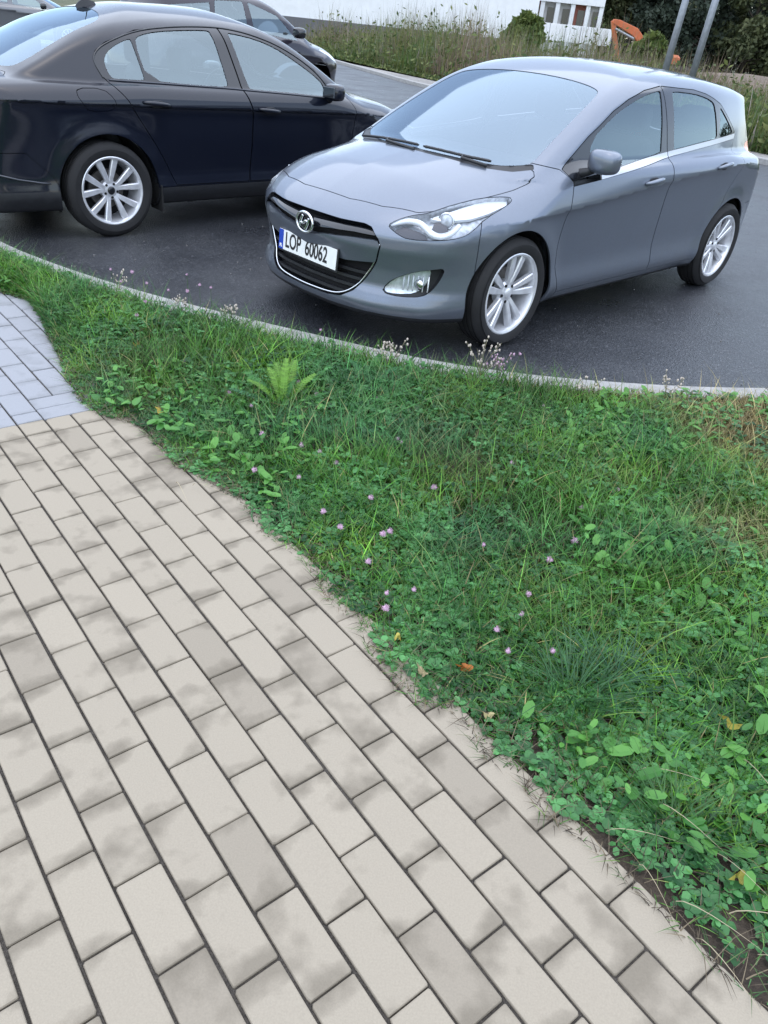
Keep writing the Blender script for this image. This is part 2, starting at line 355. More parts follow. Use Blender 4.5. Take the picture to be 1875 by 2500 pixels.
def clip(m, d):
    """keep where d<0 ; d is an array per vertex or a function of positions"""
    V, N, T = m
    if len(T) == 0: return m
    if callable(d): d = d(V)
    d = np.where(np.abs(d) < 1e-7, 1e-7, d)
    ins = d < 0; c = ins[T].sum(1); n = len(V)
    keep = T[c == 3]; newV = [V]; newN = [N]; tris = [keep]
    E = []
    def rot(t, want):
        k = np.argmax(ins[t] == want, axis=1); r = np.arange(len(t)); return np.stack([t[r, k], t[r, (k+1) % 3], t[r, (k+2) % 3]], 1)
    t1 = rot(T[c == 1], True); t2 = rot(T[c == 2], False)
    A = np.concatenate([t1[:, 0], t1[:, 0], t2[:, 0], t2[:, 0]]); B = np.concatenate([t1[:, 1], t1[:, 2], t2[:, 1], t2[:, 2]])
    if len(A):
        lo_, hi_ = np.minimum(A, B), np.maximum(A, B); key = lo_.astype(np.int64)*n+hi_
        u, inv = np.unique(key, return_inverse=True); a = u//n; b = u % n; t = d[a]/(d[a]-d[b])
        newV.append(V[a]+(V[b]-V[a])*t[:, None]); nn = N[a]+(N[b]-N[a])*t[:, None]; newN.append(nn/np.linalg.norm(nn, axis=1)[:, None])
        inv = inv+n; k1, k2 = len(t1), len(t2)
        a1, b1, a2, b2 = inv[:k1], inv[k1:2*k1], inv[2*k1:2*k1+k2], inv[2*k1+k2:]
        tris.append(np.stack([t1[:, 0], a1, b1], 1)); tris.append(np.stack([a2, t2[:, 1], t2[:, 2]], 1)); tris.append(np.stack([a2, t2[:, 2], b2], 1))
    T2 = np.concatenate(tris)
    if len(T2) == 0: return V[:0], N[:0], T2
    return compact(np.concatenate(newV), np.concatenate(newN), T2)
def sdpoly(x, y, poly):
    p = np.array(poly, float); d = np.full(len(x), 1e9); s = np.ones(len(x)); n = len(p); j = n-1
    for i in range(n):
        ex, ey = p[j]-p[i]; wx, wy = x-p[i, 0], y-p[i, 1]; t = np.clip((wx*ex+wy*ey)/(ex*ex+ey*ey+1e-15), 0, 1)
        bx, by = wx-ex*t, wy-ey*t; d = np.minimum(d, bx*bx+by*by)
        c1 = y >= p[i, 1]; c2 = y < p[j, 1]; c3 = ex*wy > ey*wx
        fl = (c1 & c2 & c3) | (~c1 & ~c2 & ~c3); s = np.where(fl, -s, s); j = i
    return s*np.sqrt(d)
def chaikin(p, n=2, closed=True):
    p = np.array(p, float)
    for _ in range(n):
        q = np.roll(p, -1, 0) if closed else p[1:]; a = p if closed else p[:-1]
        r = np.empty((2*len(a), p.shape[1])); r[0::2] = a*.75+q*.25; r[1::2] = a*.25+q*.75
        p = r if closed else np.concatenate([p[:1], r, p[-1:]])
    return p
def offset(m, d): return m[0]-m[1]*d, m[1], m[2]
def skirt(m, depth):
    V, N, T = m; e = np.concatenate([T[:, [0, 1]], T[:, [1, 2]], T[:, [2, 0]]]); n = len(V)
    k = np.minimum(e[:, 0], e[:, 1]).astype(np.int64)*n+np.maximum(e[:, 0], e[:, 1]); u, i, c = np.unique(k, return_index=True, return_counts=True)
    b = e[i[c == 1]]; A, B = V[b[:, 0]], V[b[:, 1]]; NA, NB = N[b[:, 0]], N[b[:, 1]]
    o = np.cross(B-A, NA+NB); o /= np.linalg.norm(o, axis=1)[:, None]+1e-12; m_ = len(b)
    P = np.concatenate([A, B, A-NA*depth, B-NB*depth]); r = np.arange(m_)
    t = np.concatenate([np.stack([r+m_, r, r+2*m_], 1), np.stack([r+m_, r+2*m_, r+3*m_], 1)])
    return P, np.tile(o, (4, 1)), t
def merge(*ms):
    V = []; N = []; T = []; b = 0
    for v, n, t in ms: V.append(v); N.append(n); T.append(t+b); b += len(v)
    return np.concatenate(V), np.concatenate(N), np.concatenate(T)
def panel(name, m, mat, parent, depth=.012):
    if len(m[2]) == 0: print('empty panel', name); return None
    if depth: m = merge(m, skirt(m, depth))
    return obj_np(name, m[0], m[2], mat, parent, N=m[1])
def onside(f, x, z, s=1):
    """point on the flank of a body at side-view position (x,z)"""
    lo, hi = .3, 1.2
    for _ in range(40):
        mid = (lo+hi)/2
        if f(np.array([[x, mid, z]]))[0] < 0: lo = mid
        else: hi = mid
    return np.array([x, s*lo, z])
def onfront(f, y, z, x1=1.2, x0=0.0):
    lo, hi = x0, x1
    for _ in range(40):
        mid = (lo+hi)/2
        if f(np.array([[mid, y, z]]))[0] < 0: lo = mid
        else: hi = mid
    return np.array([lo, y, z])
def ontop(f, x, y, z1=1.8, z0=.6):
    lo, hi = z0, z1
    for _ in range(40):
        mid = (lo+hi)/2
        if f(np.array([[x, y, mid]]))[0] < 0: lo = mid
        else: hi = mid
    return np.array([x, y, lo])
def unit_normal(f, p): g = normal(f, np.array([p]))[0]; return g/np.linalg.norm(g)
def superell(c, r, e=.55, n=28, R=None):
    th = np.linspace(-math.pi/2, math.pi/2, n//2+1); ph = np.linspace(0, 2*math.pi, n, endpoint=False); V = []
    pw = lambda v: np.sign(v)*np.abs(v)**e
    for t in th:
        V.append(np.c_[r[0]*pw(np.cos(t))*pw(np.cos(ph)), r[1]*pw(np.cos(t))*pw(np.sin(ph)), np.full(n, r[2]*pw(np.sin(t)))])
    V = np.concatenate(V); F = []
    for i in range(n//2):
        for k in range(n): F.append((i*n+k, i*n+(k+1) % n, (i+1)*n+(k+1) % n, (i+1)*n+k))
    if R is not None: V = V @ np.array(R).T
    return V+np.array(c), F
def rotz(a): return np.array([[math.cos(a), -math.sin(a), 0], [math.sin(a), math.cos(a), 0], [0, 0, 1]])
def roty(a): return np.array([[math.cos(a), 0, math.sin(a)], [0, 1, 0], [-math.sin(a), 0, math.cos(a)]])

def make_wheel(parent, loc, side, R, rim, w, half, hubang, sw, spin, plastic_hub):
    sw = sw*.98
    """outward is local +y; half: half angle of a spoke pair at the rim, hubang at the hub"""
    we = bpy.data.objects.new('wheel', None); we.empty_display_size = .1; link(we, parent)
    we.location = loc; we.rotation_euler = (0, 0, 0 if side > 0 else math.pi)
    h = w/2; prof = [(rim-.010, h-.022), (rim+.004, h-.006), (rim+.012, h-.002), (rim+.03, h+.003), (rim+.05, h+.006), (R-.05, h+.004), (R-.03, h-.002), (R-.016, h-.012), (R-.006, h-.026)]
    for g in (.55, .18, -.18, -.55):
        y0 = g*h; prof += [(R-.001, y0+.012), (R, y0+.006), (R-.008, y0+.004), (R-.008, y0-.004), (R, y0-.006), (R-.001, y0-.012)]
    prof += [(R-.006, -h+.026), (R-.016, -h+.012), (R-.05, -h-.004), (rim+.02, -h), (rim-.01, -h+.02)]
    MB().lathe(prof, 72).build('tyre', M['rubber'], we, smooth=True, autosmooth=45)
    # rim barrel and lip
    rp = [(rim-.002, h-.020), (rim+.004, h-.008), (rim-.003, h-.005), (rim-.014, h-.009), (rim-.020, h-.022), (rim-.026, h-.060), (rim-.034, -.02), (rim-.03, -h+.02)]
    rm = MB().lathe(rp, 72)
    rm.lathe([(.001, h-.040), (.034, h-.040), (.058, h-.046), (.070, h-.060), (.072, h-.10)], 40)
    yo = h-.030
    for k in range(5):
        for s in (-1, 1):
            a0 = spin+2*math.pi*k/5+s*hubang; a1 = spin+2*math.pi*k/5+s*half
            pts = []
            secs = [(.045, a0, yo-.014, sw*.62), (.09, a0*.6+a1*.4, yo-.004, sw*.72), (.15, a0*.22+a1*.78, yo+.004, sw*.9), (rim-.012, a1, yo+.010, sw)]
            V = []
            for r, a, yy, ww in secs:
                c = np.array([r*math.cos(a), 0, r*math.sin(a)]); tn = np.array([-math.sin(a), 0, math.cos(a)])
                for dt, dy in ((-.5, -.030), (-.5, -.006), (-.36, 0), (.36, 0), (.5, -.006), (.5, -.030)):
                    p = c+tn*dt*ww; V.append((p[0], yy+dy, p[2]))
            F = []
            for i in range(len(secs)-1):
                for j in range(6): F.append((i*6+j, (i+1)*6+j, (i+1)*6+(j+1) % 6, i*6+(j+1) % 6))
            rm.add(V, F)
    rm.build('rim', M['alloy'], we, smooth=True, autosmooth=30)
    MB().lathe([(.001, -.02), (.135, -.02), (.14, -.03)], 40).build('brake_disc', M['disc'], we, smooth=True, autosmooth=30)
    MB().lathe([(.001, -h+.03), (rim-.03, -h+.03)], 40).build('wheel_backing', M['dark'], we)
    MB().lathe([(.001, h-.030), (.022, h-.031), (.029, h-.036), (.030, h-.05)], 32).build('hub_cap', M[plastic_hub], we, smooth=True, autosmooth=40)
    for k in range(5):
        a = spin+2*math.pi*(k+.5)/5; MB().lathe([(.0005, h-.039), (.009, h-.039), (.009, h-.06)], 12, c=(.050*math.cos(a), 0, .050*math.sin(a))).build('wheel_nut', M['dark'], we)
    return we
def seat(parent, x, y, back=.98):
    mb = MB(); mb.box((x+.05, y, .50), (.50, .48, .16), None, .05)
    t = math.radians(18); mb.box((x-.28, y, .78), (.13, .47, .60), roty(-t), .05)
    V, F = superell((x-.40, y, 1.17), (.055, .13, .085), .5); mb.add(V, F)
    mb.tube([(x-.37, y-.05, 1.05), (x-.39, y-.05, 1.14)], .008); mb.tube([(x-.37, y+.05, 1.05), (x-.39, y+.05, 1.14)], .008)
    return mb.build('seat', M['cloth'], parent, smooth=True, autosmooth=50)
def mirror(f, parent, c, s, paintm, k=1.0, fold=0.0):
    """door mirror: painted housing, black foot, glass looking back"""
    c = np.array(c); mb = MB(); V, F = superell((0, 0, 0), (.075, .115, .078), .62, 32)
    V[:, 0] += np.where(V[:, 0] > 0, .02*(1-(V[:, 1]/.12)**2), 0); V = V*k @ rotz(s*-.12+s*fold).T
    o = mb.add(V+c, F).build('wing_mirror', paintm, parent, smooth=True)
    MB().tube([c+np.array([.01, -s*.05, -.045])*k, c+np.array([.03, -s*.10, -.08])*k, c+np.array([.05, -s*.19, -.10])], [.026, .024, .030], 10).build('mirror_foot', M['plastic'], o, smooth=True, autosmooth=40)
    g = MB(); g.box(c+rotz(s*fold) @ np.array([-.072*k, 0, 0]), (.012, .17*k, .105*k), rotz(s*-.12+s*fold), .01); g.build('mirror_glass', M['dark_mirror'], o)
    return o
def handle(f, parent, x, z, s, mat, L=.21):
    p = onside(f, x, z); n = unit_normal(f, p); p[1] *= s; n[1] *= s
    pts = []; 
    for t in np.linspace(-.5, .5, 9):
        q = onside(f, x+t*L, z+t*.02*-1); q[1] *= s; lift = .030*(1-(2*t)**4); pts.append(q+n*lift)
    o = MB().tube(pts, [.010, .013, .015, .016, .016, .016, .015, .013, .010], 8).build('door_handle', mat, parent, smooth=True)
    V, F = superell(p, (.055, .004, .026), .8, 20); MB().add(V+n*.001, F).build('handle_recess', M['plastic'], o, smooth=True)
    return o
def seam_strip(base, d, parent, name, mat, wid=.022, dep=.010):
    m = clip(clip(base, np.abs(d)-wid), lambda V: np.full(len(V), -1.0)); return m
# ---------------------------------------------------------------- ground materials
def asphalt_mat():
    m, t, o = new_mat('asphalt'); p = N_(t, 'ShaderNodeBsdfPrincipled'); tc = N_(t, 'ShaderNodeTexCoord')
    v = N_(t, 'ShaderNodeTexVoronoi', i_Scale=110.0); t.links.new(tc.outputs['Object'], v.inputs[0])
    n = N_(t, 'ShaderNodeTexNoise', i_Scale=1.1, i_Detail=7.0, i_Roughness=.62); t.links.new(tc.outputs['Object'], n.inputs[0])
    n2 = N_(t, 'ShaderNodeTexNoise', i_Scale=60.0, i_Detail=4.0); t.links.new(tc.outputs['Object'], n2.inputs[0])
    sp = ramp(t, v.outputs['Color'], [(0, (.018, .020, .024)), (.6, (.034, .037, .043)), (.88, (.064, .068, .076)), (1, (.17, .17, .175))])
    pt = ramp(t, n.outputs[0], [(.32, (.70, .70, .73)), (.55, (1, 1, 1)), (.75, (1.22, 1.20, 1.17))])
    mu = N_(t, 'ShaderNodeMix', data_type='RGBA', blend_type='MULTIPLY'); mu.inputs[0].default_value = 1; t.links.new(sp.outputs[0], mu.inputs[6]); t.links.new(pt.outputs[0], mu.inputs[7]); t.links.new(mu.outputs[2], p.inputs['Base Color'])
    mr = N_(t, 'ShaderNodeMapRange'); mr.inputs[1].default_value = .3; mr.inputs[2].default_value = .7; mr.inputs[3].default_value = .22; mr.inputs[4].default_value = .52
    t.links.new(n.outputs[0], mr.inputs[0]); t.links.new(mr.outputs[0], p.inputs['Roughness'])
    ad = N_(t, 'ShaderNodeMath', operation='ADD'); t.links.new(v.outputs['Distance'], ad.inputs[0]); t.links.new(n2.outputs[0], ad.inputs[1])
    n3 = N_(t, 'ShaderNodeTexNoise', i_Scale=16.0, i_Detail=6.0, i_Roughness=.7); t.links.new(tc.outputs['Object'], n3.inputs[0])
    m3 = ramp(t, n3.outputs[0], [(.30, (.78, .78, .79)), (.50, (1, 1, 1)), (.72, (1.2, 1.19, 1.18))])
    mu3 = N_(t, 'ShaderNodeMix', data_type='RGBA', blend_type='MULTIPLY'); mu3.inputs[0].default_value = 1; t.links.new(mu.outputs[2], mu3.inputs[6]); t.links.new(m3.outputs[0], mu3.inputs[7]); t.links.new(mu3.outputs[2], p.inputs['Base Color'])
    b = N_(t, 'ShaderNodeBump', i_Strength=.55, i_Distance=.006); t.links.new(ad.outputs[0], b.inputs['Height']); t.links.new(b.outputs[0], p.inputs['Normal'])
    t.links.new(p.outputs[0], o.inputs[0]); return m
def soil_mat(name, a, b_, c, sc1=3.0, sc2=60.0, rough=.95):
    m, t, o = new_mat(name); p = N_(t, 'ShaderNodeBsdfPrincipled', i_Roughness=rough); tc = N_(t, 'ShaderNodeTexCoord')
    n = N_(t, 'ShaderNodeTexNoise', i_Scale=sc1, i_Detail=8.0, i_Roughness=.65); n2 = N_(t, 'ShaderNodeTexNoise', i_Scale=sc2, i_Detail=6.0)
    t.links.new(tc.outputs['Object'], n.inputs[0]); t.links.new(tc.outputs['Object'], n2.inputs[0])
    r = ramp(t, n.outputs[0], [(.30, a), (.52, b_), (.72, c)]); r2 = ramp(t, n2.outputs[0], [(.3, (.6, .6, .6)), (.7, (1.3, 1.3, 1.3))])
    mu = N_(t, 'ShaderNodeMix', data_type='RGBA', blend_type='MULTIPLY'); mu.inputs[0].default_value = 1; t.links.new(r.outputs[0], mu.inputs[6]); t.links.new(r2.outputs[0], mu.inputs[7]); t.links.new(mu.outputs[2], p.inputs['Base Color'])
    b = N_(t, 'ShaderNodeBump', i_Strength=.8, i_Distance=.02); t.links.new(n2.outputs[0], b.inputs['Height']); t.links.new(b.outputs[0], p.inputs['Normal'])
    t.links.new(p.outputs[0], o.inputs[0]); return m
def brick_mat(name, light, mid, stain, amt=1.0):
    m, t, o = new_mat(name); p = N_(t, 'ShaderNodeBsdfPrincipled', i_Roughness=.82); g = N_(t, 'ShaderNodeNewGeometry'); oi = N_(t, 'ShaderNodeObjectInfo')
    p.inputs['Specular IOR Level'].default_value = .3
    n = N_(t, 'ShaderNodeTexNoise', i_Scale=9.0, i_Detail=3.0, i_Roughness=.5); t.links.new(g.outputs['Position'], n.inputs[0])
    n2 = N_(t, 'ShaderNodeTexNoise', i_Scale=260.0, i_Detail=3.0); t.links.new(g.outputs['Position'], n2.inputs[0])
    n3 = N_(t, 'ShaderNodeTexNoise', i_Scale=26.0, i_Detail=5.0); t.links.new(g.outputs['Position'], n3.inputs[0])
    base = ramp(t, oi.outputs['Random'], [(0, mid), (.05, mid), (.13, light), (.9, light), (1, tuple(c*1.06 for c in light))])
    # grimy patches that creep in from the joints
    tc = N_(t, 'ShaderNodeTexCoord'); sx = N_(t, 'ShaderNodeSeparateXYZ'); t.links.new(tc.outputs['Generated'], sx.inputs[0])
    def edge(i):
        s = N_(t, 'ShaderNodeMath', operation='SUBTRACT'); t.links.new(sx.outputs[i], s.inputs[0]); s.inputs[1].default_value = .5
        a = N_(t, 'ShaderNodeMath', operation='ABSOLUTE'); t.links.new(s.outputs[0], a.inputs[0]); return a
    ex, ey = edge(0), edge(1)
    mxm = N_(t, 'ShaderNodeMath', operation='MAXIMUM'); t.links.new(ex.outputs[0], mxm.inputs[0]); t.links.new(ey.outputs[0], mxm.inputs[1])
    er = N_(t, 'ShaderNodeMapRange'); er.inputs[1].default_value = .27; er.inputs[2].default_value = .5; er.inputs[3].default_value = 0.0; er.inputs[4].default_value = .22; t.links.new(ex.outputs[0], er.inputs[0])
    rn = N_(t, 'ShaderNodeMath', operation='MULTIPLY_ADD'); t.links.new(oi.outputs['Random'], rn.inputs[0]); rn.inputs[1].default_value = -.10; rn.inputs[2].default_value = .03
    s1 = N_(t, 'ShaderNodeMath', operation='ADD'); t.links.new(n.outputs[0], s1.inputs[0]); t.links.new(er.outputs[0], s1.inputs[1])
    s2 = N_(t, 'ShaderNodeMath', operation='ADD'); t.links.new(s1.outputs[0], s2.inputs[0]); t.links.new(rn.outputs[0], s2.inputs[1])
    s3 = N_(t, 'ShaderNodeMath', operation='MULTIPLY_ADD'); t.links.new(n3.outputs[0], s3.inputs[0]); s3.inputs[1].default_value = .12; t.links.new(s2.outputs[0], s3.inputs[2])
    f = ramp(t, s3.outputs[0], [(.61, (0, 0, 0)), (.69, (.42*amt,)*3), (.82, (.95*amt,)*3)])
    mx = N_(t, 'ShaderNodeMix', data_type='RGBA'); t.links.new(f.outputs[0], mx.inputs[0]); t.links.new(base.outputs[0], mx.inputs[6]); mx.inputs[7].default_value = (*stain, 1)
    gr = ramp(t, n2.outputs[0], [(.3, (.94, .94, .94)), (.7, (1.05, 1.05, 1.05))])
    mu = N_(t, 'ShaderNodeMix', data_type='RGBA', blend_type='MULTIPLY'); mu.inputs[0].default_value = 1; t.links.new(mx.outputs[2], mu.inputs[6]); t.links.new(gr.outputs[0], mu.inputs[7]); t.links.new(mu.outputs[2], p.inputs['Base Color'])
    b = N_(t, 'ShaderNodeBump', i_Strength=.25, i_Distance=.002); t.links.new(n2.outputs[0], b.inputs['Height']); t.links.new(b.outputs[0], p.inputs['Normal'])
    t.links.new(p.outputs[0], o.inputs[0]); return m
M['asphalt'] = asphalt_mat()
M['soil'] = soil_mat('verge_soil', (.030, .022, .016), (.060, .045, .032), (.095, .075, .055))
M['joint'] = soil_mat('joint_sand', (.045, .039, .033), (.075, .066, .056), (.11, .097, .083), 9, 150)
M['field'] = soil_mat('field_ground', (.035, .05, .018), (.07, .075, .03), (.12, .10, .06), .15, 3)
M['track'] = soil_mat('pale_path', (.20, .19, .18), (.27, .26, .245), (.33, .31, .29), .6, 20)
M['brick_beige'] = brick_mat('brick_beige', (.308, .268, .208), (.262, .227, .176), (.150, .128, .096), .72)
M['brick_grey'] = brick_mat('brick_grey', (.275, .282, .300), (.255, .262, .28), (.19, .195, .20), .6)
M['kerb'] = simple('kerb_concrete', (.31, .305, .295), .85, noise=.22, nscale=14, bump=.35, bscale=160)
M['plain_white'] = simple('white_render', (.74, .75, .76), .8, noise=.05, nscale=2)
M['concrete'] = simple('pale_concrete', (.48, .47, .46), .85, noise=.1, nscale=3)
M['brickred'] = simple('red_brick_infill', (.26, .09, .065), .85, noise=.2, nscale=5)
M['window_dark'] = simple('window_dark', (.03, .035, .04), .15, coat=.5)
M['orange'] = simple('orange_paint', (.48, .12, .04), .5, noise=.15, nscale=3)
M['galv'] = simple('galvanised_steel', (.30, .32, .35), .45, .7, noise=.12, nscale=12)
M['bark'] = simple('bark', (.06, .048, .038), .9, noise=.3, nscale=9)

# ---------------------------------------------------------------- ground, road, verge
def sheet(name, poly, z, mat, kind='structure', thick=None):
    P = [(x, y, z) for x, y in poly]; mb = MB(); mb.add(P, [tuple(range(len(P)))])
    o = mb.build(name, mat); tag(o, kind=kind); return o
sheet('ground', [(-900, -60), (900, -60), (900, 1500), (-900, 1500)], -.03, M['field'])
KERB = np.array([(-5.6, 7.9), (-4.5, 6.75), (-3.6, 5.88), (-2.858, 5.208), (-2.603, 5.02), (-2.265, 4.81), (-2.041, 4.685), (-1.621, 4.471), (-1.285, 4.335), (-.825, 4.17), (-.491, 4.06), (-.229, 3.97), (.014, 3.894), (.3, 3.835), (.633, 3.80), (1.041, 3.81), (1.387, 3.845), (1.678, 3.89), (2.058, 3.975), (2.6, 4.14), (3.4, 4.47), (4.6, 5.1), (6.5, 6.3)])
EDGE = np.array([(-4.4, 6.05), (-3.3, 5.08), (-2.7, 4.52), (-2.366, 4.24), (-2.158, 4.147), (-2.01, 3.947), (-1.802, 3.604), (-1.671, 3.402), (-1.529, 3.161), (-1.4, 2.979), (-1.293, 2.882), (-1.087, 2.811), (-.97, 2.68), (-.811, 2.498), (-.716, 2.451), (-.518, 2.312), (-.411, 2.138), (-.324, 2.081), (-.229, 1.996), (-.121, 1.806), (-.015, 1.73), (.017, 1.612), (.08, 1.518), (.166, 1.426), (.235, 1.43), (.294, 1.406), (.333, 1.29), (.416, 1.249), (.485, 1.125), (.56, 1.09), (.64, 1.0), (.72, .915), (.80, .835), (.90, .745), (1.5, .15), (2.6, -.9)])
def resample(P, n):
    s = np.r_[0, np.cumsum(np.hypot(*np.diff(P, axis=0).T))]; t = np.linspace(0, s[-1], n); return np.c_[np.interp(t, s, P[:, 0]), np.interp(t, s, P[:, 1])]
def normals2(P):
    d = np.gradient(P, axis=0); d /= np.hypot(*d.T)[:, None]; return np.c_[d[:, 1], -d[:, 0]]
KC = chaikin(KERB, 2, False); KN = normals2(KC)     # KN points to the verge side
if KN[len(KN)//2][1] > 0: KN = -KN
KIN = KC+KN*.155
road = [tuple(p) for p in KC+KN*.02]+[(14, 10.6), (40, 24), (40, 40), (14, 20), (9, 17.5), (6.4, 15.2), (2.6, 21.0), (-.6, 26.9), (-4.1, 35.5), (-9, 48), (-40, 60), (-40, 8)]
sheet('road', road, 0.0, M['asphalt'])
pv = [(6.4, 15.2), (2.6, 21.0), (-.6, 26.9), (-4.1, 35.5), (-9, 48), (-13, 53), (-8.0, 42), (-2.4, 33.0), (1.4, 26.6), (4.2, 22.0), (7, 15.9)]
sheet('far_path', pv, .06, M['track'])
fk = empty('far_kerb', (0, 0, 0)); tag(fk, kind='structure')
FK = resample(np.array([(9, 11.5), (6.4, 15.2), (2.6, 21.0), (-.6, 26.9), (-4.1, 35.5), (-9, 48)]), 40)
for i in range(39):
    a, b_ = FK[i], FK[i+1]; L = np.hypot(*(b_-a)); an = math.atan2(b_[1]-a[1], b_[0]-a[0]); k = MB(); k.box((*((a+b_)/2), .04), (L-.012, .15, .12), rotz(an), .012); k.build('kerb_stone', M['kerb'], fk)
# brick path -------------------------------------------------------------
CF = np.array([[-.26827556, 1.55844383], [.13672771, -.15873621], [.07945070, .06947298], [-.00030006, -.00001633], [-.00024270, -.00017511], [-.00003265, .00003192]])
def lat(u, v): return np.array([1, u, v, u*u, u*v, v*v]) @ CF
def latang(u, v): d = lat(u+.5, v)-lat(u-.5, v); return math.atan2(d[1], d[0])
ZB = .05
le = [lat(u, 3.02) for u in np.linspace(-24, 12, 40)]; ri = [lat(u, -30) for u in np.linspace(12, -24, 10)]
sheet('path_bed', [tuple(p) for p in le]+[tuple(p) for p in ri], ZB-.009, M['joint'])
VS = np.stack([resample(np.array([lat(u, 2.6) for u in np.linspace(-23, 14, 120)]), 90), resample(KIN, 90)])
gv = []; NT = 14
for i in range(90):
    for j in range(NT):
        t_ = j/(NT-1); p = VS[0, i]*(1-t_)+VS[1, i]*t_; z = .034+.024*t_+.012*math.sin(math.pi*t_)+.006*math.sin(9*p[0]+4*p[1])*math.sin(math.pi*t_); gv.append((p[0], p[1], z))
gf_ = [(i*NT+j, (i+1)*NT+j, (i+1)*NT+j+1, i*NT+j+1) for i in range(89) for j in range(NT-1)]
MBv = MB(); MBv.add(gv, gf_); vo = MBv.build('verge_ground', M['soil'], smooth=True); tag(vo, kind='structure')
def brick_mesh(L, W_, H=.06, c=.004, seed=0):
    """block with a worn arris: corners knocked off unevenly"""
    r_ = random.Random(seed); V = []; F = []; ch = [r_.uniform(.0015, .0045)*(2.2 if r_.random() < .18 else 1) for _ in range(8)]; cc = [c*r_.uniform(.7, 1.5) for _ in range(8)]
    for z, i in ((-H, 0), (-c*1.1, 0), (-c*.3, .35), (0, 1.0)):
        x, y = L/2, W_/2
        for k, (sx_, sy_) in enumerate(((-1, -1), (1, -1), (1, 1), (-1, 1))):
            a_, b_ = ch[2*k], ch[2*k+1]; q = [(sx_*(x-a_), sy_*y), (sx_*x, sy_*(y-b_))]
            if k in (0, 2): q = q[::-1]
            for m_, (px, py) in enumerate(q):
                e = cc[2*k+m_]*i; V.append((px-math.copysign(min(e, abs(px)), px), py-math.copysign(min(e, abs(py)), py), z-(.0006*r_.random() if i == 1 else 0)))
    for r in range(3):
        for k in range(8): F.append((r*8+k, r*8+(k+1) % 8, r*8+8+(k+1) % 8, r*8+8+k))
    F.append(tuple(range(24, 32))); me = bpy.data.meshes.new('brick'); me.from_pydata(V, [], F); me.update(); return me
path = empty('brick_path', (*lat(0, 0), 0)); tag(path, kind='structure'); PL = lat(0, 0)
cache = {}
def brick_at(u0, u1, v0, v1, grey, flip=False):
    uc, vc = (u0+u1)/2, (v0+v1)/2; c = lat(uc, vc)
    lu = np.linalg.norm(lat(u1, vc)-lat(u0, vc)); lv = np.linalg.norm(lat(uc, v1)-lat(uc, v0))
    L, W_ = (lu-.0042, lv-.0066) if not flip else (lv-.0045, lu-.0045)
    k = (round(L, 3), round(W_, 3), grey, random.randint(0, 5))
    if k not in cache:
        me = brick_mesh(k[0], k[1], seed=hash(k) % 9999); me.materials.append(M['brick_grey' if grey else 'brick_beige']); cache[k] = me
    an = latang(uc, vc)+(math.pi/2 if flip else 0)+random.gauss(0, .004)
    return c, an, cache[k]
spec = []
for v in range(-13, 3):
    off_b = 0 if v % 2 == 0 else .5
    us = [-8.08]+[u+off_b for u in range(-8, 9) if u+off_b > -7.95]
    if v % 2 == 0: us.insert(1, -7.55)
    if us[-1] < 8: us.append(us[-1]+1)
    us = sorted(us); us = [x for i, x in enumerate(us) if i == 0 or x-us[i-1] > .3]
    for a, b_ in zip(us[:-1], us[1:]): spec.append((a, b_, v, v+1, False, False))
    og = .5 if v % 2 == 0 else 0
    top = -9.09 if v in (-1, 0) else -8.08
    ug = [top]; x = math.floor(top-.2-og)+og
    while x > -20: ug.append(x); x -= 1
    for b_, a in zip(ug[:-1], ug[1:]): spec.append((a, b_, v, v+1, True, False))
for a, b_ in ((-9.09, -8.585), (-8.585, -8.08)): spec.append((a, b_, -1, 1, True, True))
def infr(c, mrg=120):
    d = np.array([c[0], c[1], ZB])-np.array([0, 0, CAM_H]); q = np.array([d@rgt, -d@upv, d@fwd])
    if q[2] < .1: return 9e9
    x, y = IW/2+FPX*q[0]/q[2], IH/2+FPX*q[1]/q[2]; return max(-x, x-IW, -y, y-IH)
cand = []
for s in spec:
    c, an, me = brick_at(*s); cand.append((infr(c), c, an, me))
cand.sort(key=lambda q: q[0])
rest = MB()
for i, (m_, c, an, me) in enumerate(cand):
    loc = (c[0]-PL[0]+random.gauss(0, .0006), c[1]-PL[1]+random.gauss(0, .0006), ZB+random.gauss(0, .0009))
    if i < 300:
        o = link(bpy.data.objects.new('brick', me), path); o.location = loc; o.rotation_euler = (random.gauss(0, .004), random.gauss(0, .003), an)
    elif m_ < 900:
        R_ = rotz(an); rest.add([R_ @ np.array(v.co)+np.array(loc) for v in me.vertices], [tuple(p.vertices) for p in me.polygons])
if rest.v: ro = rest.build('outer_bricks', M['brick_beige'], path); tag(ro, kind='stuff')
print('bricks', len(cand), sum(1 for c in cand if c[0] < 60))
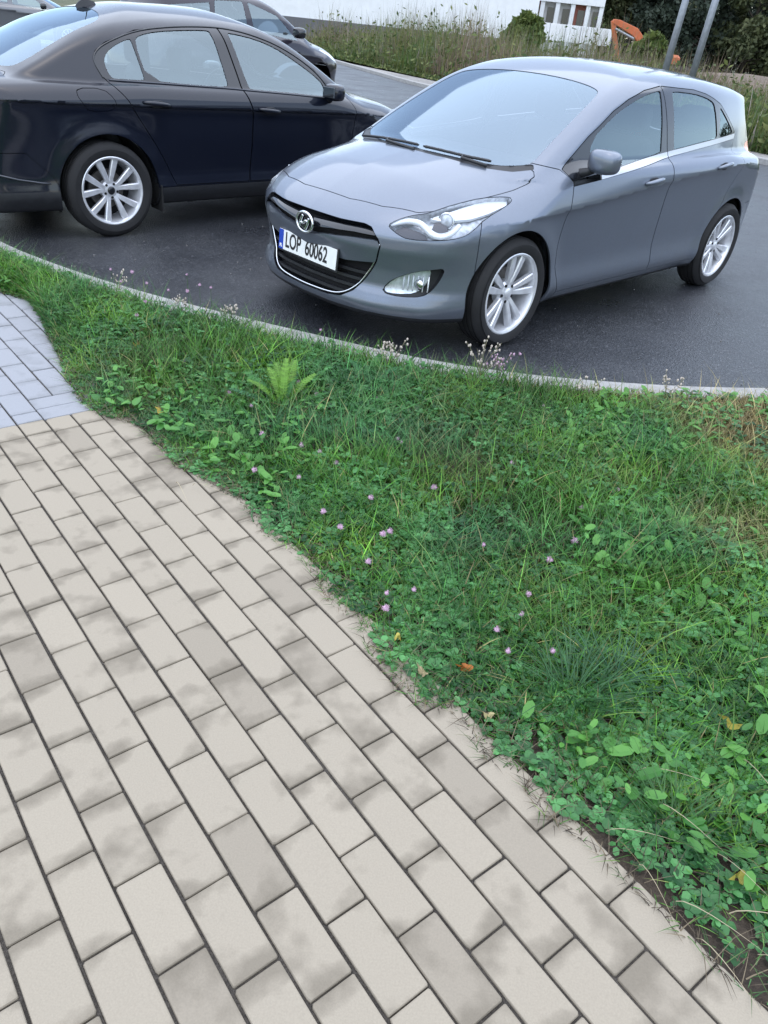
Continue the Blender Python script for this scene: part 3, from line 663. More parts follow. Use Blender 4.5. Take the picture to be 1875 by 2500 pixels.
# near kerb, stone by stone ----------------------------------------------
kb = empty('kerb', (0, 0, 0)); tag(kb, kind='structure')
sl = np.r_[0, np.cumsum(np.hypot(*np.diff(KC, axis=0).T))]
def kpt(s): return np.array([np.interp(s, sl, KC[:, 0]), np.interp(s, sl, KC[:, 1])]), np.array([np.interp(s, sl, KN[:, 0]), np.interp(s, sl, KN[:, 1])])
s0 = .15
while s0+.98 < sl[-1]:
    V = []; F = []; n = 9; prof = [(.0, -.06), (.0, .058), (.006, .068), (.014, .072), (.136, .072), (.144, .068), (.150, .058), (.150, -.06)]; dz = random.gauss(0, .0015)
    for i in range(n):
        c, nn = kpt(s0+.008+.974*i/(n-1))
        for w_, z in prof: p = c+nn*w_; V.append((p[0], p[1], z+dz))
    q = len(prof)
    for i in range(n-1):
        for k in range(q-1): F.append((i*q+k, i*q+k+1, (i+1)*q+k+1, (i+1)*q+k))
    F.append(tuple(range(q))); F.append(tuple((n-1)*q+k for k in range(q-1, -1, -1)))
    MB().add(V, F).build('kerb_stone', M['kerb'], kb); s0 += .99

gt = MB(); r_ = random.Random(5)
for i in range(420):
    if i < 300: c, nn = kpt(r_.uniform(.3, sl[-1]-.3)); p = c-nn*(.015+.22*r_.random()**2)
    else: p = np.array([r_.uniform(-3, 4), r_.uniform(4.1, 8)])
    rr = r_.uniform(.0025, .0075); V, F = superell((0, 0, 0), (rr, rr*r_.uniform(.6, 1), rr*.7), .8, 6); gt.add(V @ rotz(r_.random()*6).T+np.array([p[0], p[1], rr*.4]), F)
go2 = gt.build('grit', simple('grit', (.17, .165, .155), .9, noise=.4, nscale=30)); tag(go2, 'fine grit and pebbles lying on the asphalt along the kerb', 'grit', kind='stuff')
def fld(chart, poly, **lim):
    """signed field from an outline in a chart: 'xz','xy','yz','tz'; limits xmin,xmax,ymin(|y|),zmin,zmax,nz"""
    poly = np.array(poly, float)
    def d(V, N):
        x, y, z = V.T; ay = np.abs(y); t = (ay-x)/math.sqrt(2)
        A = {'x': x, 'y': y, 'a': ay, 'z': z, 't': t}; r = sdpoly(A[chart[0]], A[chart[1]], poly)
        for k, v in lim.items():
            if k == 'xmin': r = np.maximum(r, v-x)
            if k == 'xmax': r = np.maximum(r, x-v)
            if k == 'amin': r = np.maximum(r, v-ay)
            if k == 'zmin': r = np.maximum(r, v-z)
            if k == 'zmax': r = np.maximum(r, z-v)
        return r
    return d
def take(R, d, gap=.0022):
    return clip(R, d(R[0], R[1])+gap), clip(R, -(d(R[0], R[1])-gap))
def side(m, s): return clip(m, -s*m[0][:, 1])
def mirror_xy(h): h = list(h); return h+[(p[0], -p[1]) for p in reversed(h) if abs(p[1]) > 1e-6]
def mirror_yz(h): h = list(h); return h+[(-p[0], p[1]) for p in reversed(h) if abs(p[0]) > 1e-6]
def text_obj(name, s, size, mat, parent, M4, ext=.0008, xs=1.0):
    cu = bpy.data.curves.new(name, 'FONT'); cu.body = s; cu.size = size; cu.extrude = ext; cu.align_x = 'CENTER'; cu.align_y = 'CENTER'; cu.offset = .002
    tmp = bpy.data.objects.new(name+'_tmp', cu); sc.collection.objects.link(tmp); bpy.context.view_layer.update()
    me = bpy.data.meshes.new_from_object(tmp.evaluated_get(bpy.context.evaluated_depsgraph_get())); bpy.data.objects.remove(tmp); bpy.data.curves.remove(cu)
    me.transform(Matrix(M4) @ Matrix.Diagonal((xs, 1, 1, 1))); me.materials.clear(); me.materials.append(mat); me.name = name
    return link(bpy.data.objects.new(name, me), parent)

def build_hatchback(root):
    f = car_f(HATCH); P = M['grey_paint']
    base = surfnet(f, (-3.56, -.97, .15), (.95, .97, 1.54), .0165); R = base
    for ax in (.012, -2.65):
        V = R[0]; R = clip(R, -np.maximum(np.hypot(V[:, 0]-ax, V[:, 2]-.318)-.364, .48-np.abs(V[:, 1])))
    ub, R = take(R, lambda V, N: np.maximum(N[:, 2]+.55, V[:, 2]-.30), 0)
    panel('underbody', ub, M['plastic'], root, 0)
    seams = []
    # windscreen and cowl
    wsb = [(.045, 0), (.036, .2), (.0, .36), (-.06, .50), (-.135, .60), (-.215, .675)]
    ws = fld('xy', chaikin(mirror_xy(wsb+[(-.31, .662), (-.55, .632), (-.90, .580), (-.955, .52), (-.98, .3), (-.99, 0)]), 2), zmin=.9)
    g, R = take(R, ws, .001)
    scr = panel('windscreen', offset(g, .003), M['screen_glass'], root, 0)
    cw = [(.085, 0), (.076, .2), (.038, .375), (-.022, .525), (-.10, .635), (-.195, .712)]
    bon = [(.718, 0), (.714, .2), (.667, .41), (.617, .505), (.577, .585), (.512, .634), (.393, .674), (.20, .714), (0, .740), (-.17, .745)]
    lampL = [(.711,.506,.693),(.668,.53,.72),(.608,.569,.744),(.544,.619,.759),(.515,.63,.768),(.393,.668,.804),(.218,.704,.834),(.057,.765,.840),(.045,.785,.830),(.097,.793,.805),(.277,.802,.756),(.38,.808,.695),(.444,.793,.666),(.544,.738,.648),(.665,.622,.641),(.693,.579,.655),(.709,.531,.678)]
    tz = lambda L: [((y-x)/math.sqrt(2), z) for x, y, z in L]
    lamp_poly = chaikin(tz(lampL), 1)
    lampd = fld('tz', lamp_poly, xmin=-.1)
    lens, R = take(R, lampd, .0015)
    bd = fld('xy', mirror_xy(bon+cw[::-1]), zmin=.66); seams.append(bd)
    b, R = take(R, bd); bonnet = panel('bonnet', b, P, root)
    cd_ = fld('xy', mirror_xy(cw+[(-.205, .705), (-.225, .68)]+wsb[::-1]), zmin=.8)
    c, R = take(R, cd_, .0005); panel('cowl', offset(c, .004), M['plastic'], root)
    # grille
    go = [(0, .678), (.25, .677), (.40, .682), (.447, .672), (.497, .622), (.513, .585), (.487, .50), (.435, .41), (.37, .32), (.30, .277), (.20, .262), (0, .258)]
    gp = mirror_yz([(y, z) for y, z in go]); gr, R = take(R, fld('yz', gp, xmin=.5), .001)
    bar = [(0, .556), (.06, .558), (.15, .580), (.35, .605), (.492, .615), (.508, .585), (.478, .492), (.30, .468), (0, .462)]
    bp, gr2 = take(gr, fld('yz', mirror_yz(bar), xmin=.5), .0015)
    panel('grille_bar', offset(bp, .002), P, root, .03)
    panel('grille_surround', skirt(gr, .055), M['gloss_black'], root, 0)
    panel('grille_backing', offset(gr, .06), M['dark'], root, 0)
    for z0 in (.298, .338, .378, .418):
        ymax = np.interp(z0, [.27, .32, .41, .46], [.28, .36, .43, .455])
        pts = [onfront(f, y, z0)+np.array([-.022, 0, 0]) for y in np.linspace(-ymax, ymax, 25)]
        s = MB()
        for i in range(24):
            a, b_ = pts[i], pts[i+1]; s.add([a+(0, 0, -.008), b_+(0, 0, -.008), b_+(0, 0, .008), a+(0, 0, .008), a+(-.03, 0, -.004), b_+(-.03, 0, -.004), b_+(-.03, 0, .004), a+(-.03, 0, .004)], [(0,1,2,3), (3,2,6,7), (1,0,4,5)])
        s.build('grille_slat', M['plastic'], root)
    for s in (1, -1):      # glossy wing strips either side of the badge
        w_ = MB(); ys = np.linspace(.05, .47, 15); V = []
        for y in ys:
            zt_ = np.interp(y, [.05, .2, .35, .47], [.640, .648, .656, .655]); zb_ = np.interp(y, [.05, .2, .35, .47], [.598, .618, .632, .634])
            p0 = onfront(f, y, zt_); p1 = onfront(f, y, zb_); V += [p0+(-.014, 0, 0), p1+(-.010, 0, 0), p0+(-.05, 0, 0)]
        V = np.array(V); V[:, 1] *= s; F = []
        for i in range(14):
            q = [(i*3, i*3+1, i*3+4, i*3+3), (i*3+2, i*3, i*3+3, i*3+5)]; F += [x if s > 0 else x[::-1] for x in q]
        w_.add(V, F).build('grille_strip', M['gloss_black'], root, smooth=True)
    line = [(y, z) for y, z in go[5:]]; line = line+[(-y, z) for y, z in reversed(line[:-1])]
    line = chaikin(line, 2, False)
    MB().tube([onfront(f, y*.975, z+.010)+(-.012, 0, 0) for y, z in line], .0048, 8).build('chrome_moulding', M['chrome'], root, smooth=True)
    # badge : slanted letter H in an oval
    c0 = onfront(f, .012, .612)+np.array([.010, 0, 0]); bg_ = MB(); n = 40
    ring = [c0+np.array([.004, .070*math.cos(a), .052*math.sin(a)]) for a in np.linspace(0, 2*math.pi, n+1)]
    bo = bg_.tube(ring, .0075, 8, False).build('badge', M['chrome'], root, smooth=True)
    V = [c0+np.array([-.002, .068*math.cos(a), .050*math.sin(a)]) for a in np.linspace(0, 2*math.pi, n, endpoint=False)]
    MB().add(V, [tuple(range(n))]).build('badge_backing', M['gloss_black'], bo)
    H_ = MB()
    for pts in ([(-.040, -.026), (-.030, .010), (-.012, .036)], [(.012, -.036), (.030, -.010), (.040, .026)], [(-.030, -.006), (-.006, -.008), (.010, .010), (.032, .006)]):
        H_.tube([c0+np.array([.006, y, z]) for y, z in chaikin(pts, 2, False)], .0085, 8)
    H_.build('badge_letter', M['chrome'], bo, smooth=True)
    # number plate
    pc = np.array([onfront(f, .25, .46)[0]+.022, -.006, .456]); Ry = roty(math.radians(-4))
    pl = MB(); pl.box(pc+np.array([-.006, 0, 0]), (.012, .535, .130), Ry, .004); plate = pl.build('number_plate', M['plastic'], root)
    q = MB(); q.box(pc+np.array([.0015, 0, .003]), (.004, .520, .112), Ry, .001); q.build('plate_face', M['plate'], plate)
    q = MB(); q.box(pc+np.array([.0042, -.240, .003]), (.0012, .040, .110), Ry); q.build('plate_band', M['plate_blue'], plate)
    def tm(y, z): 
        o = pc+Ry @ np.array([.0046, y, z+.003]); a, b_, c_ = Ry @ np.array([0, 1, 0]), Ry @ np.array([0, 0, 1]), Ry @ np.array([1, 0, 0])
        return [[a[0], b_[0], c_[0], o[0]], [a[1], b_[1], c_[1], o[1]], [a[2], b_[2], c_[2], o[2]], [0, 0, 0, 1]]
    text_obj('plate_lettering', 'LOP', .118, M['ink'], plate, tm(-.128, 0), xs=.68)
    text_obj('plate_lettering', '60062', .118, M['ink'], plate, tm(.085, 0), xs=.68)
    text_obj('plate_lettering', 'PL', .022, M['plate'], plate, tm(-.240, -.036))
    # fog lamps
    fogL = [(.742,.532,.342),(.732,.558,.393),(.70,.604,.436),(.631,.682,.48),(.566,.739,.496),(.513,.775,.506),(.528,.766,.447),(.562,.742,.381),(.599,.707,.344),(.683,.616,.333)]
    flL = [(.741,.540,.350),(.732,.560,.388),(.699,.606,.431),(.654,.658,.467),(.575,.735,.487),(.578,.730,.449),(.598,.714,.393),(.63,.682,.359),(.701,.60,.347)]
    fg, R = take(R, fld('tz', chaikin(tz(fogL), 1), xmin=.2), .001)
    fl = clip(fg, fld('tz', chaikin(tz(flL), 1), xmin=.2)(fg[0], fg[1]))
    for s in (1, -1):
        bz = panel('fog_lamp', merge(offset(side(clip(fg, lambda V: -fld('tz', chaikin(tz(flL), 1), xmin=.2)(V, V)), s), .030), skirt(side(fg, s), .045)), M['plastic'], root, 0)
        panel('fog_reflector', offset(side(fl, s), .034), M['reflector'], bz, 0)
        panel('fog_lens', offset(side(fl, s), .014), M['lens'], bz, .018)
        rb = MB()
        for yy in np.linspace(.60, .70, 6):
            p0 = onfront(f, yy, .365)+(-.026, 0, 0); p1 = onfront(f, yy, .45)+(-.026, 0, 0); p0[1] *= s; p1[1] *= s; rb.tube([p0, p1], .004, 6)
        rb.build('lens_ribs', M['white_plastic'], bz, smooth=True)
        cc = onfront(f, .665, .405)+(-.022, 0, 0); cc[1] *= s
        V, F = superell(cc, (.012, .032, .030), 1.0, 24); MB().add(V, F).build('fog_bulb', M['chrome'], bz, smooth=True)
    # bumper and fenders
    bumd = lambda V, N: np.maximum(np.maximum((np.abs(V[:, 1])-V[:, 0])/math.sqrt(2)-.350, V[:, 2]-.80), .1-V[:, 0])
    seams.append(bumd); b, R = take(R, bumd)
    lip, b = take(b, lambda V, N: np.maximum(V[:, 2]-.225, -1), 0)
    panel('front_bumper', b, P, root); panel('bumper_lip', lip, M['plastic'], root, .01)
    fend = fld('xz', [(.9, 0), (-.50, 0), (-.475, .262), (-.388, .43), (-.372, .55), (-.388, .743), (-.425, .905), (-.36, .962), (-.15, .995), (.9, .995)], amin=.30)
    seams.append(fend); fe, R = take(R, fend)
    for s in (1, -1): panel('fender', side(fe, s), P, root)
    # head lamps
    drl = [(.699,.517,.697),(.665,.545,.714),(.628,.571,.724),(.592,.624,.722),(.585,.668,.70),(.575,.704,.675),(.539,.738,.666),(.486,.763,.684),(.432,.764,.726)]
    for s in (1, -1):
        L = side(lens, s); hl = panel('headlight', merge(offset(L, .055), skirt(L, .057)), M['lamp_floor'], root, 0)
        panel('headlight_lens', offset(L, .0015), M['lens'], hl, 0)
        pts = []
        for x, y, z in chaikin(drl, 2, False):
            p = project(f, np.array([[x, y, z]]))[0]; p = p-unit_normal(f, p)*.017; pts.append((p[0], s*p[1], p[2]))
        MB().tube(pts, np.interp(np.linspace(0, 1, len(pts)), [0, .3, .6, 1], [.008, .016, .019, .014]), 10).build('light_guide', M['white_plastic'], hl, smooth=True)
        tp = fld('tz', [(.07, .755), (.13, .775), (.25, .81), (.38, .842), (.50, .845), (.50, .82), (.40, .79), (.30, .765), (.20, .755), (.13, .75)], xmin=-.1)
        panel('turn_lamp', offset(clip(L, tp(L[0], L[1])), .028), M['white_plastic'], hl, .02)
        mk = fld('tz', [(-.115, .685), (-.06, .712), (-.01, .700), (.03, .690), (.062, .675), (.075, .650), (-.02, .640), (-.09, .655)], xmin=.2)
        panel('lamp_mask', offset(clip(L, mk(L[0], L[1])), .034), M['alloy_dark'], hl, .02)
        mk2 = fld('tz', [(.085, .70), (.10, .745), (.16, .752), (.185, .70), (.15, .672), (.11, .672)], xmin=.2)
        panel('lamp_mask', offset(clip(L, mk2(L[0], L[1])), .036), M['alloy_dark'], hl, .02)
        p = project(f, np.array([[.492, .700, .715]]))[0]; nn = unit_normal(f, p); nn = np.array([.85, .5, .1]); nn /= np.linalg.norm(nn); ctr = p-nn*.048
        a1 = np.cross(nn, [0, 0, 1]); a1 /= np.linalg.norm(a1); a2 = np.cross(a1, nn)
        fl_ = lambda q: np.array([q[0], s*q[1], q[2]])
        MB().tube([fl_(ctr+.040*(math.cos(a)*a1+math.sin(a)*a2)) for a in np.linspace(0, 2*math.pi, 33)], .006, 8, False).build('projector_ring', M['chrome'], hl, smooth=True)
        V, F = superell((0, 0, 0), (.018, .036, .036), 1.0, 24); Bm = np.stack([nn, a1, a2], 1); V = V @ Bm.T+ctr; V[:, 1] *= s
        MB().add(V, F).build('projector_lens', M['lamp_floor'], hl, smooth=True)
    # side windows
    gf = chaikin([(-.655, .944), (-.655, 1.10), (-.914, 1.228), (-1.10, 1.288), (-1.30, 1.337), (-1.505, 1.366), (-1.495, 1.35), (-1.468, 1.04), (-1.465, 1.022), (-1.106, .984)], 1)
    gr_ = chaikin([(-1.635, 1.042), (-1.645, 1.34), (-1.665, 1.364), (-1.99, 1.353), (-2.17, 1.332), (-2.275, 1.308), (-2.305, 1.28), (-2.338, 1.11), (-2.338, 1.086), (-2.0, 1.063), (-1.66, 1.036)], 1)
    gq = chaikin([(-2.40, 1.275), (-2.425, 1.268), (-2.56, 1.19), (-2.675, 1.12), (-2.67, 1.108), (-2.40, 1.090), (-2.385, 1.10)], 1)
    W_ = []
    for pg in (gf, gr_, gq):
        g, R = take(R, fld('xz', pg, amin=.45), .0008); W_.append(g)
    belt = lambda x: np.interp(-x, [.30, .71, 1.106, 1.472, 1.63, 2.0, 2.341, 2.72, 2.9], [.905, .940, .981, 1.019, 1.033, 1.06, 1.083, 1.104, 1.112])
    df = [(-.478, .262), (-.39, .43), (-.374, .55), (-.39, .743), (-.428, .905), (-.375, .963), (-.64, 1.122), (-.905, 1.250), (-1.09, 1.312), (-1.30, 1.361), (-1.53, 1.388), (-1.545, 1.0), (-1.528, .82), (-1.55, .55), (-1.585, .262)]
    dr = [(-1.590, .262), (-1.555, .55), (-1.533, .82), (-1.550, 1.0), (-1.535, 1.388), (-2.0, 1.375), (-2.18, 1.354), (-2.30, 1.328), (-2.42, 1.295), (-2.57, 1.21), (-2.735, 1.115), (-2.70, 1.06), (-2.60, .88), (-2.50, .749), (-2.44, .62), (-2.385, .50), (-2.32, .38), (-2.27, .262)]
    for nm, pg, gl, hx in (('front', df, [W_[0]], (-1.29, .872)), ('rear', dr, W_[1:], (-2.27, .925))):
        dd = fld('xz', pg, amin=.45); seams.append(dd); d_, R = take(R, dd)
        fr = clip(d_, belt(d_[0][:, 0])-d_[0][:, 1]*0-d_[0][:, 2]); lw = clip(d_, -(belt(d_[0][:, 0])-.001-d_[0][:, 2]))
        tr = clip(lw, lambda V: belt(V[:, 0])-.032-V[:, 2]); lw = clip(lw, lambda V: -(belt(V[:, 0])-.034-V[:, 2])); tr = clip(tr, lambda V: V[:, 0]+.70)
        for s in (1, -1):
            do = panel('door', side(lw, s), P, root)
            panel('window_frame', side(fr, s), M['gloss_black'], do, .014)
            t2 = side(tr, s); t2 = (t2[0]+t2[1]*.003, t2[1], t2[2]); panel('belt_trim', t2, M['trim_silver'], do, .01)
            for g in gl: panel('window', offset(side(g, s), .005), M['glass'], do, 0)
            handle(f, do, hx[0], hx[1], s, P)
    # tail
    tl, R = take(R, fld('xz', chaikin([(-3.02, 1.005), (-3.10, 1.045), (-3.6, 1.06), (-3.6, .87), (-3.22, .90), (-3.08, .955)], 1), amin=.42), .0015)
    for s in (1, -1): panel('tail_light', side(tl, s), M['red_lens'], root)
    tg = lambda V, N: np.maximum(np.maximum(V[:, 0]+3.06, .58-V[:, 2]), np.abs(V[:, 1])-.74); seams.append(tg)
    t, R = take(R, tg); rg = fld('yz', chaikin([(-.56, 1.0), (.56, 1.0), (.47, 1.25), (.40, 1.29), (-.40, 1.29), (-.47, 1.25)], 1), xmax=-2.9)
    rwin, t = take(t, rg, .001); tgo = panel('tailgate', t, P, root); panel('rear_window', offset(rwin, .004), M['glass'], tgo, 0)
    rb = lambda V, N: np.maximum(V[:, 0]+2.98, V[:, 2]-.62); seams.append(rb); r_, R = take(R, rb); panel('rear_bumper', r_, P, root)
    panel('body_shell', R, P, root)
    ms = []
    for d in seams:
        dv = d(base[0], base[1]); ms.append(offset(clip(base, np.abs(dv)-.020), .0125))
    ln = merge(*ms)
    for ax in (.012, -2.65): ln = clip(ln, -np.maximum(np.hypot(ln[0][:, 0]-ax, ln[0][:, 2]-.318)-.364, .48-np.abs(ln[0][:, 1])))
    for d in (ws, fld('yz', gp, xmin=.5), fld('tz', chaikin(tz(fogL), 1), xmin=.2), lampd, fld('xz', gf, amin=.45), fld('xz', gr_, amin=.45), fld('xz', gq, amin=.45), rg): ln = clip(ln, -d(ln[0], ln[1]))
    panel('seam_lining', ln, M['dark'], root, 0)
    interior(f, base, root, -3.15, -.12, .93, [(-1.35, .36), (-1.35, -.36), (-2.25, .36), (-2.25, -.36)], (-.62, -.93), .36, (0, -2.65), .318)
    for s in (1, -1):
        mirror(f, root, *(((-.555, .935, 1.022), 1, P, .82) if s > 0 else ((-.66, -.865, 1.0), -1, P, .82, 1.25)))
        for ax in (0, -2.65):
            wheel_well(root, ax, s, .318, .372)
            make_wheel(root, (ax, s*.772, .318), s, .318, .234, .195, math.radians(11.5), math.radians(13), .046, math.radians(98 if ax == 0 else 60), 'alloy')
    wipers(f, root, scr, [[(-.045, -.56), (.018, -.30), (.03, .02)], [(.030, .06), (.0, .32), (-.075, .50)]])
    lb = MB(); p = onside(f, -.30, .80)
    return f

def wipers(f, root, scr, blades):
    for bl in blades:
        pts = [ontop(f, x, y) for x, y in chaikin(bl, 2, False)]
        a = [p+unit_normal(f, p)*.011 for p in pts]; o = MB().tube(a, [.005]+[.008]*(len(a)-2)+[.005], 8).build('wiper', M['plastic'], root, smooth=True)
        m = len(a)//2; MB().tube([a[m], a[m]+np.array([.035, .02, -.006]), a[-1]+np.array([.05, .01, -.02])], [.007, .008, .010], 8).build('wiper_arm', M['plastic'], o, smooth=True)
def wheel_well(root, ax, s, r, ra):
    V = []; F = []; n = 30; w_ = MB()
    for i in range(n+1):
        a = math.pi*(-.12+1.24*i/n)
        for y in (.52, .80): V.append((ax+ra*math.cos(a), s*y, r+ra*math.sin(a)))
    for i in range(n): F.append((2*i, 2*i+1, 2*i+3, 2*i+2))
    w_.add(V, F)
    V = [(ax, s*.52, r)]+[(ax+ra*math.cos(math.pi*(-.12+1.24*i/n)), s*.52, r+ra*math.sin(math.pi*(-.12+1.24*i/n))) for i in range(n+1)]
    w_.add(V, [(0, i+1, i+2) for i in range(n)]).build('wheel_arch_liner', M['dark'], root, smooth=False)
def interior(f, base, root, xr, xf, zmax, seats, dash, drv, axles, rt):
    V = base[0]; m = clip(clip(clip(base, V[:, 2]-zmax), lambda V: xr-V[:, 0]), lambda V: V[:, 0]-xf); m = clip(m, lambda V: .26-V[:, 2])
    m = offset(m, .06)
    for ax in axles: m = clip(m, lambda V: -np.maximum(np.hypot(V[:, 0]-ax, V[:, 2]-rt)-.40, .40-np.abs(V[:, 1])))
    panel('interior_lining', m, M['plastic'], root, 0)
    for x, y in seats: seat(root, x, y)
    d = MB(); d.box(((dash[0]+dash[1])/2+.16, 0, .80), (abs(dash[0]-dash[1])+.30, 1.40, .22), None, .07); d.build('dashboard', M['plastic'], root, smooth=True, autosmooth=40)
    c = np.array([dash[1]-.10, drv, .90]); R = roty(math.radians(-65))
    MB().tube([c+R @ np.array([.18*math.cos(a), .18*math.sin(a), 0]) for a in np.linspace(0, 2*math.pi, 33)], .013, 8, False).tube([c+R @ np.array([0, -.17, 0]), c+R @ np.array([0, .17, 0])], .02).tube([c, c+np.array([.3, 0, -.1])], .03).build('steering_wheel', M['plastic'], root, smooth=True)
def build_sedan(root):
    f = car_f(SEDAN); P = M['black_paint']
    base = surfnet(f, (-1.16, -.99, .15), (3.78, .99, 1.58), .0165); R = base
    for ax in (0, 2.791):
        V = R[0]; R = clip(R, -np.maximum(np.hypot(V[:, 0]-ax, V[:, 2]-.332)-.388, .50-np.abs(V[:, 1])))
    ub, R = take(R, lambda V, N: np.maximum(N[:, 2]+.55, V[:, 2]-.30), 0); panel('underbody', ub, M['plastic'], root, 0)
    seams = []
    wsb = [(2.62, 0), (2.60, .25), (2.53, .45), (2.44, .60), (2.36, .68)]
    ws = fld('xy', chaikin(mirror_xy(wsb+[(2.2, .665), (1.95, .635), (1.66, .585), (1.60, .52), (1.575, .3), (1.57, 0)]), 2), zmin=.9)
    g, R = take(R, ws, .001); scr = panel('windscreen', offset(g, .003), M['screen_glass'], root, 0)
    rw = fld('xy', chaikin(mirror_xy([(.31, 0), (.295, .25), (.25, .42), (.17, .515), (.0, .545), (-.25, .572), (-.42, .59), (-.50, .56), (-.55, .40), (-.56, 0)]), 2), zmin=1.0)
    g, R = take(R, rw, .001); panel('rear_window', offset(g, .003), M['screen_glass'], root, 0)
    bo = fld('xy', mirror_xy([(-.60, 0), (-.59, .42), (-.545, .60), (-.58, .66), (-.9, .66), (-1.2, .62), (-1.2, 0)]), zmin=.62); seams.append(bo)
    b, R = take(R, bo); panel('boot_lid', b, P, root)
    bn = fld('xy', mirror_xy([(3.52, 0), (3.49, .35), (3.40, .56), (3.2, .66), (2.75, .74), (2.48, .76), (2.42, .72), (2.50, .62), (2.60, .46), (2.66, .25), (2.68, 0)]), zmin=.62); seams.append(bn)
    b, R = take(R, bn); panel('bonnet', b, P, root)
    lp, R = take(R, fld('xz', [(3.15, .80), (3.3, .81), (3.8, .74), (3.8, .62), (3.4, .63), (3.22, .68)], amin=.45), .0015)
    for s in (1, -1): panel('headlight', side(lp, s), M['lens'], root, 0); panel('headlight_reflector', offset(side(lp, s), .04), M['reflector'], root, .0)
    tl, R = take(R, fld('xz', chaikin([(-.70, .90), (-.78, .985), (-1.2, 1.0), (-1.2, .82), (-.80, .82)], 1), amin=.40), .0015)
    for s in (1, -1): panel('tail_light', side(tl, s), M['red_lens'], root)
    zc_ = spl(*SEDAN['zc'])
    gd = lambda V, N: np.maximum.reduce([np.abs(V[:, 2]-zc_(V[:, 0])+.010)-.0060, .5-np.abs(V[:, 1]), -.98-V[:, 0], V[:, 0]-3.0])
    g, R = take(R, gd, 0)
    for s in (1, -1): panel('crease_shade_groove', offset(side(g, s), .009), P, root, 0)  # groove added to the shape to give the crease its dark shade line
    # windows
    gr_ = chaikin([(.395, 1.062), (.365, 1.30), (.42, 1.335), (.572, 1.366), (.80, 1.386), (1.02, 1.398), (1.035, 1.385), (1.075, 1.055), (1.07, 1.036), (.8, 1.041)], 1)
    gq = chaikin([(.115, 1.075), (.095, 1.15), (.115, 1.20), (.18, 1.25), (.27, 1.29), (.34, 1.311), (.345, 1.29), (.372, 1.075), (.365, 1.060), (.14, 1.064)], 1)
    gf = chaikin([(1.262, 1.030), (1.19, 1.38), (1.205, 1.394), (1.449, 1.364), (1.62, 1.312), (1.74, 1.256), (1.90, 1.175), (2.03, 1.098), (2.055, 1.06), (2.065, .998), (2.05, .986), (1.7, 1.008), (1.3, 1.024)], 1)
    W_ = []
    for pg in (gf, gr_, gq): g, R = take(R, fld('xz', pg, amin=.42), .0008); W_.append(g)
    belt = lambda x: np.interp(x, [0, .45, 1.08, 1.26, 1.7, 2.08, 2.2], [1.062, 1.050, 1.030, 1.020, 1.0, .978, .97])
    df = [(1.235, .345), (1.262, .63), (1.262, .844), (1.20, 1.015), (1.125, 1.418), (1.21, 1.418), (1.43, 1.390), (1.69, 1.318), (1.98, 1.180), (2.13, 1.04), (2.17, 1.0), (2.30, .985), (2.355, .90), (2.365, .825), (2.345, .60), (2.30, .45), (2.25, .345)]
    dr = [(1.229, .345), (1.256, .63), (1.256, .844), (1.194, 1.015), (1.119, 1.418), (.99, 1.416), (.70, 1.400), (.40, 1.362), (.141, 1.278), (.05, 1.222), (.023, 1.165), (.062, 1.070), (.17, .949), (.295, .771), (.40, .62), (.47, .50), (.545, .345)]
    for pg, gl, hx in ((dr, W_[1:], (.40, .918)), (df, W_[:1], (1.41, .882))):
        dd = fld('xz', pg, amin=.42); seams.append(dd); d_, R = take(R, dd, .003)
        fr = clip(d_, lambda V: belt(V[:, 0])-V[:, 2]); lw = clip(d_, lambda V: V[:, 2]-belt(V[:, 0])+.001)
        for s in (1, -1):
            do = panel('door', side(lw, s), P, root); panel('window_frame', side(fr, s), M['gloss_black'], do, .014)
            for g in gl: panel('window', offset(side(g, s), .005), M['glass'], do, 0)
            handle(f, do, hx[0], hx[1], s, P, .22)
    out = chaikin([(2.125, .985), (2.118, 1.04), (1.974, 1.182), (1.685, 1.322), (1.423, 1.392), (1.203, 1.418), (1.0, 1.418), (.703, 1.400), (.40, 1.360), (.141, 1.275), (.045, 1.215), (.020, 1.16), (.062, 1.064)], 2, False)
    for s in (-1, 1):
        pts = []
        for x, z in out: p = onside(f, x, z, 1); p = p+unit_normal(f, p)*.001; pts.append((p[0], s*p[1], p[2]))
        MB().tube(pts, .0065, 6).build('window_moulding', M['gloss_black'], root, smooth=True)
        pts = [onside(f, x, z)*np.array([1, s, 1]) for x, z in zip(np.linspace(.10, 2.06, 20), belt(np.linspace(.10, 2.06, 20))-.004)]
        MB().tube([p+np.array([0, s*.003, 0]) for p in pts], .006, 6).build('belt_moulding', M['dull_trim'], root, smooth=True)
    fu = fld('xz', chaikin([(-.175, 1.005), (.01, 1.008), (.075, .95), (.085, .90), (.045, .866), (-.115, .866), (-.15, .906), (-.19, .96)], 1), amin=.4); seams.append(fu)
    q, R = take(R, fu, .002)
    panel('fuel_flap', side(q, -1), P, root); panel('quarter_panel', side(q, 1), P, root)
    rb = lambda V, N: np.maximum(V[:, 0]-np.interp(V[:, 2], [.2, .45, .62], [-.30, -.42, -.60]), V[:, 2]-.60); seams.append(rb); r_, R = take(R, rb)
    bot, r_ = take(r_, lambda V, N: V[:, 2]-.345, 0); panel('rear_bumper', r_, P, root); panel('bumper_skirt', bot, M['plastic'], root)
    sl, R = take(R, lambda V, N: np.maximum(np.maximum(V[:, 2]-.335, -V[:, 0]+.2), V[:, 0]-2.6), .002)
    panel('side_sill', sl, M['plastic'], root)
    fb = lambda V, N: np.maximum(3.12-V[:, 0], V[:, 2]-.70); seams.append(fb); b, R = take(R, fb); panel('front_bumper', b, P, root)
    panel('body_shell', R, P, root)
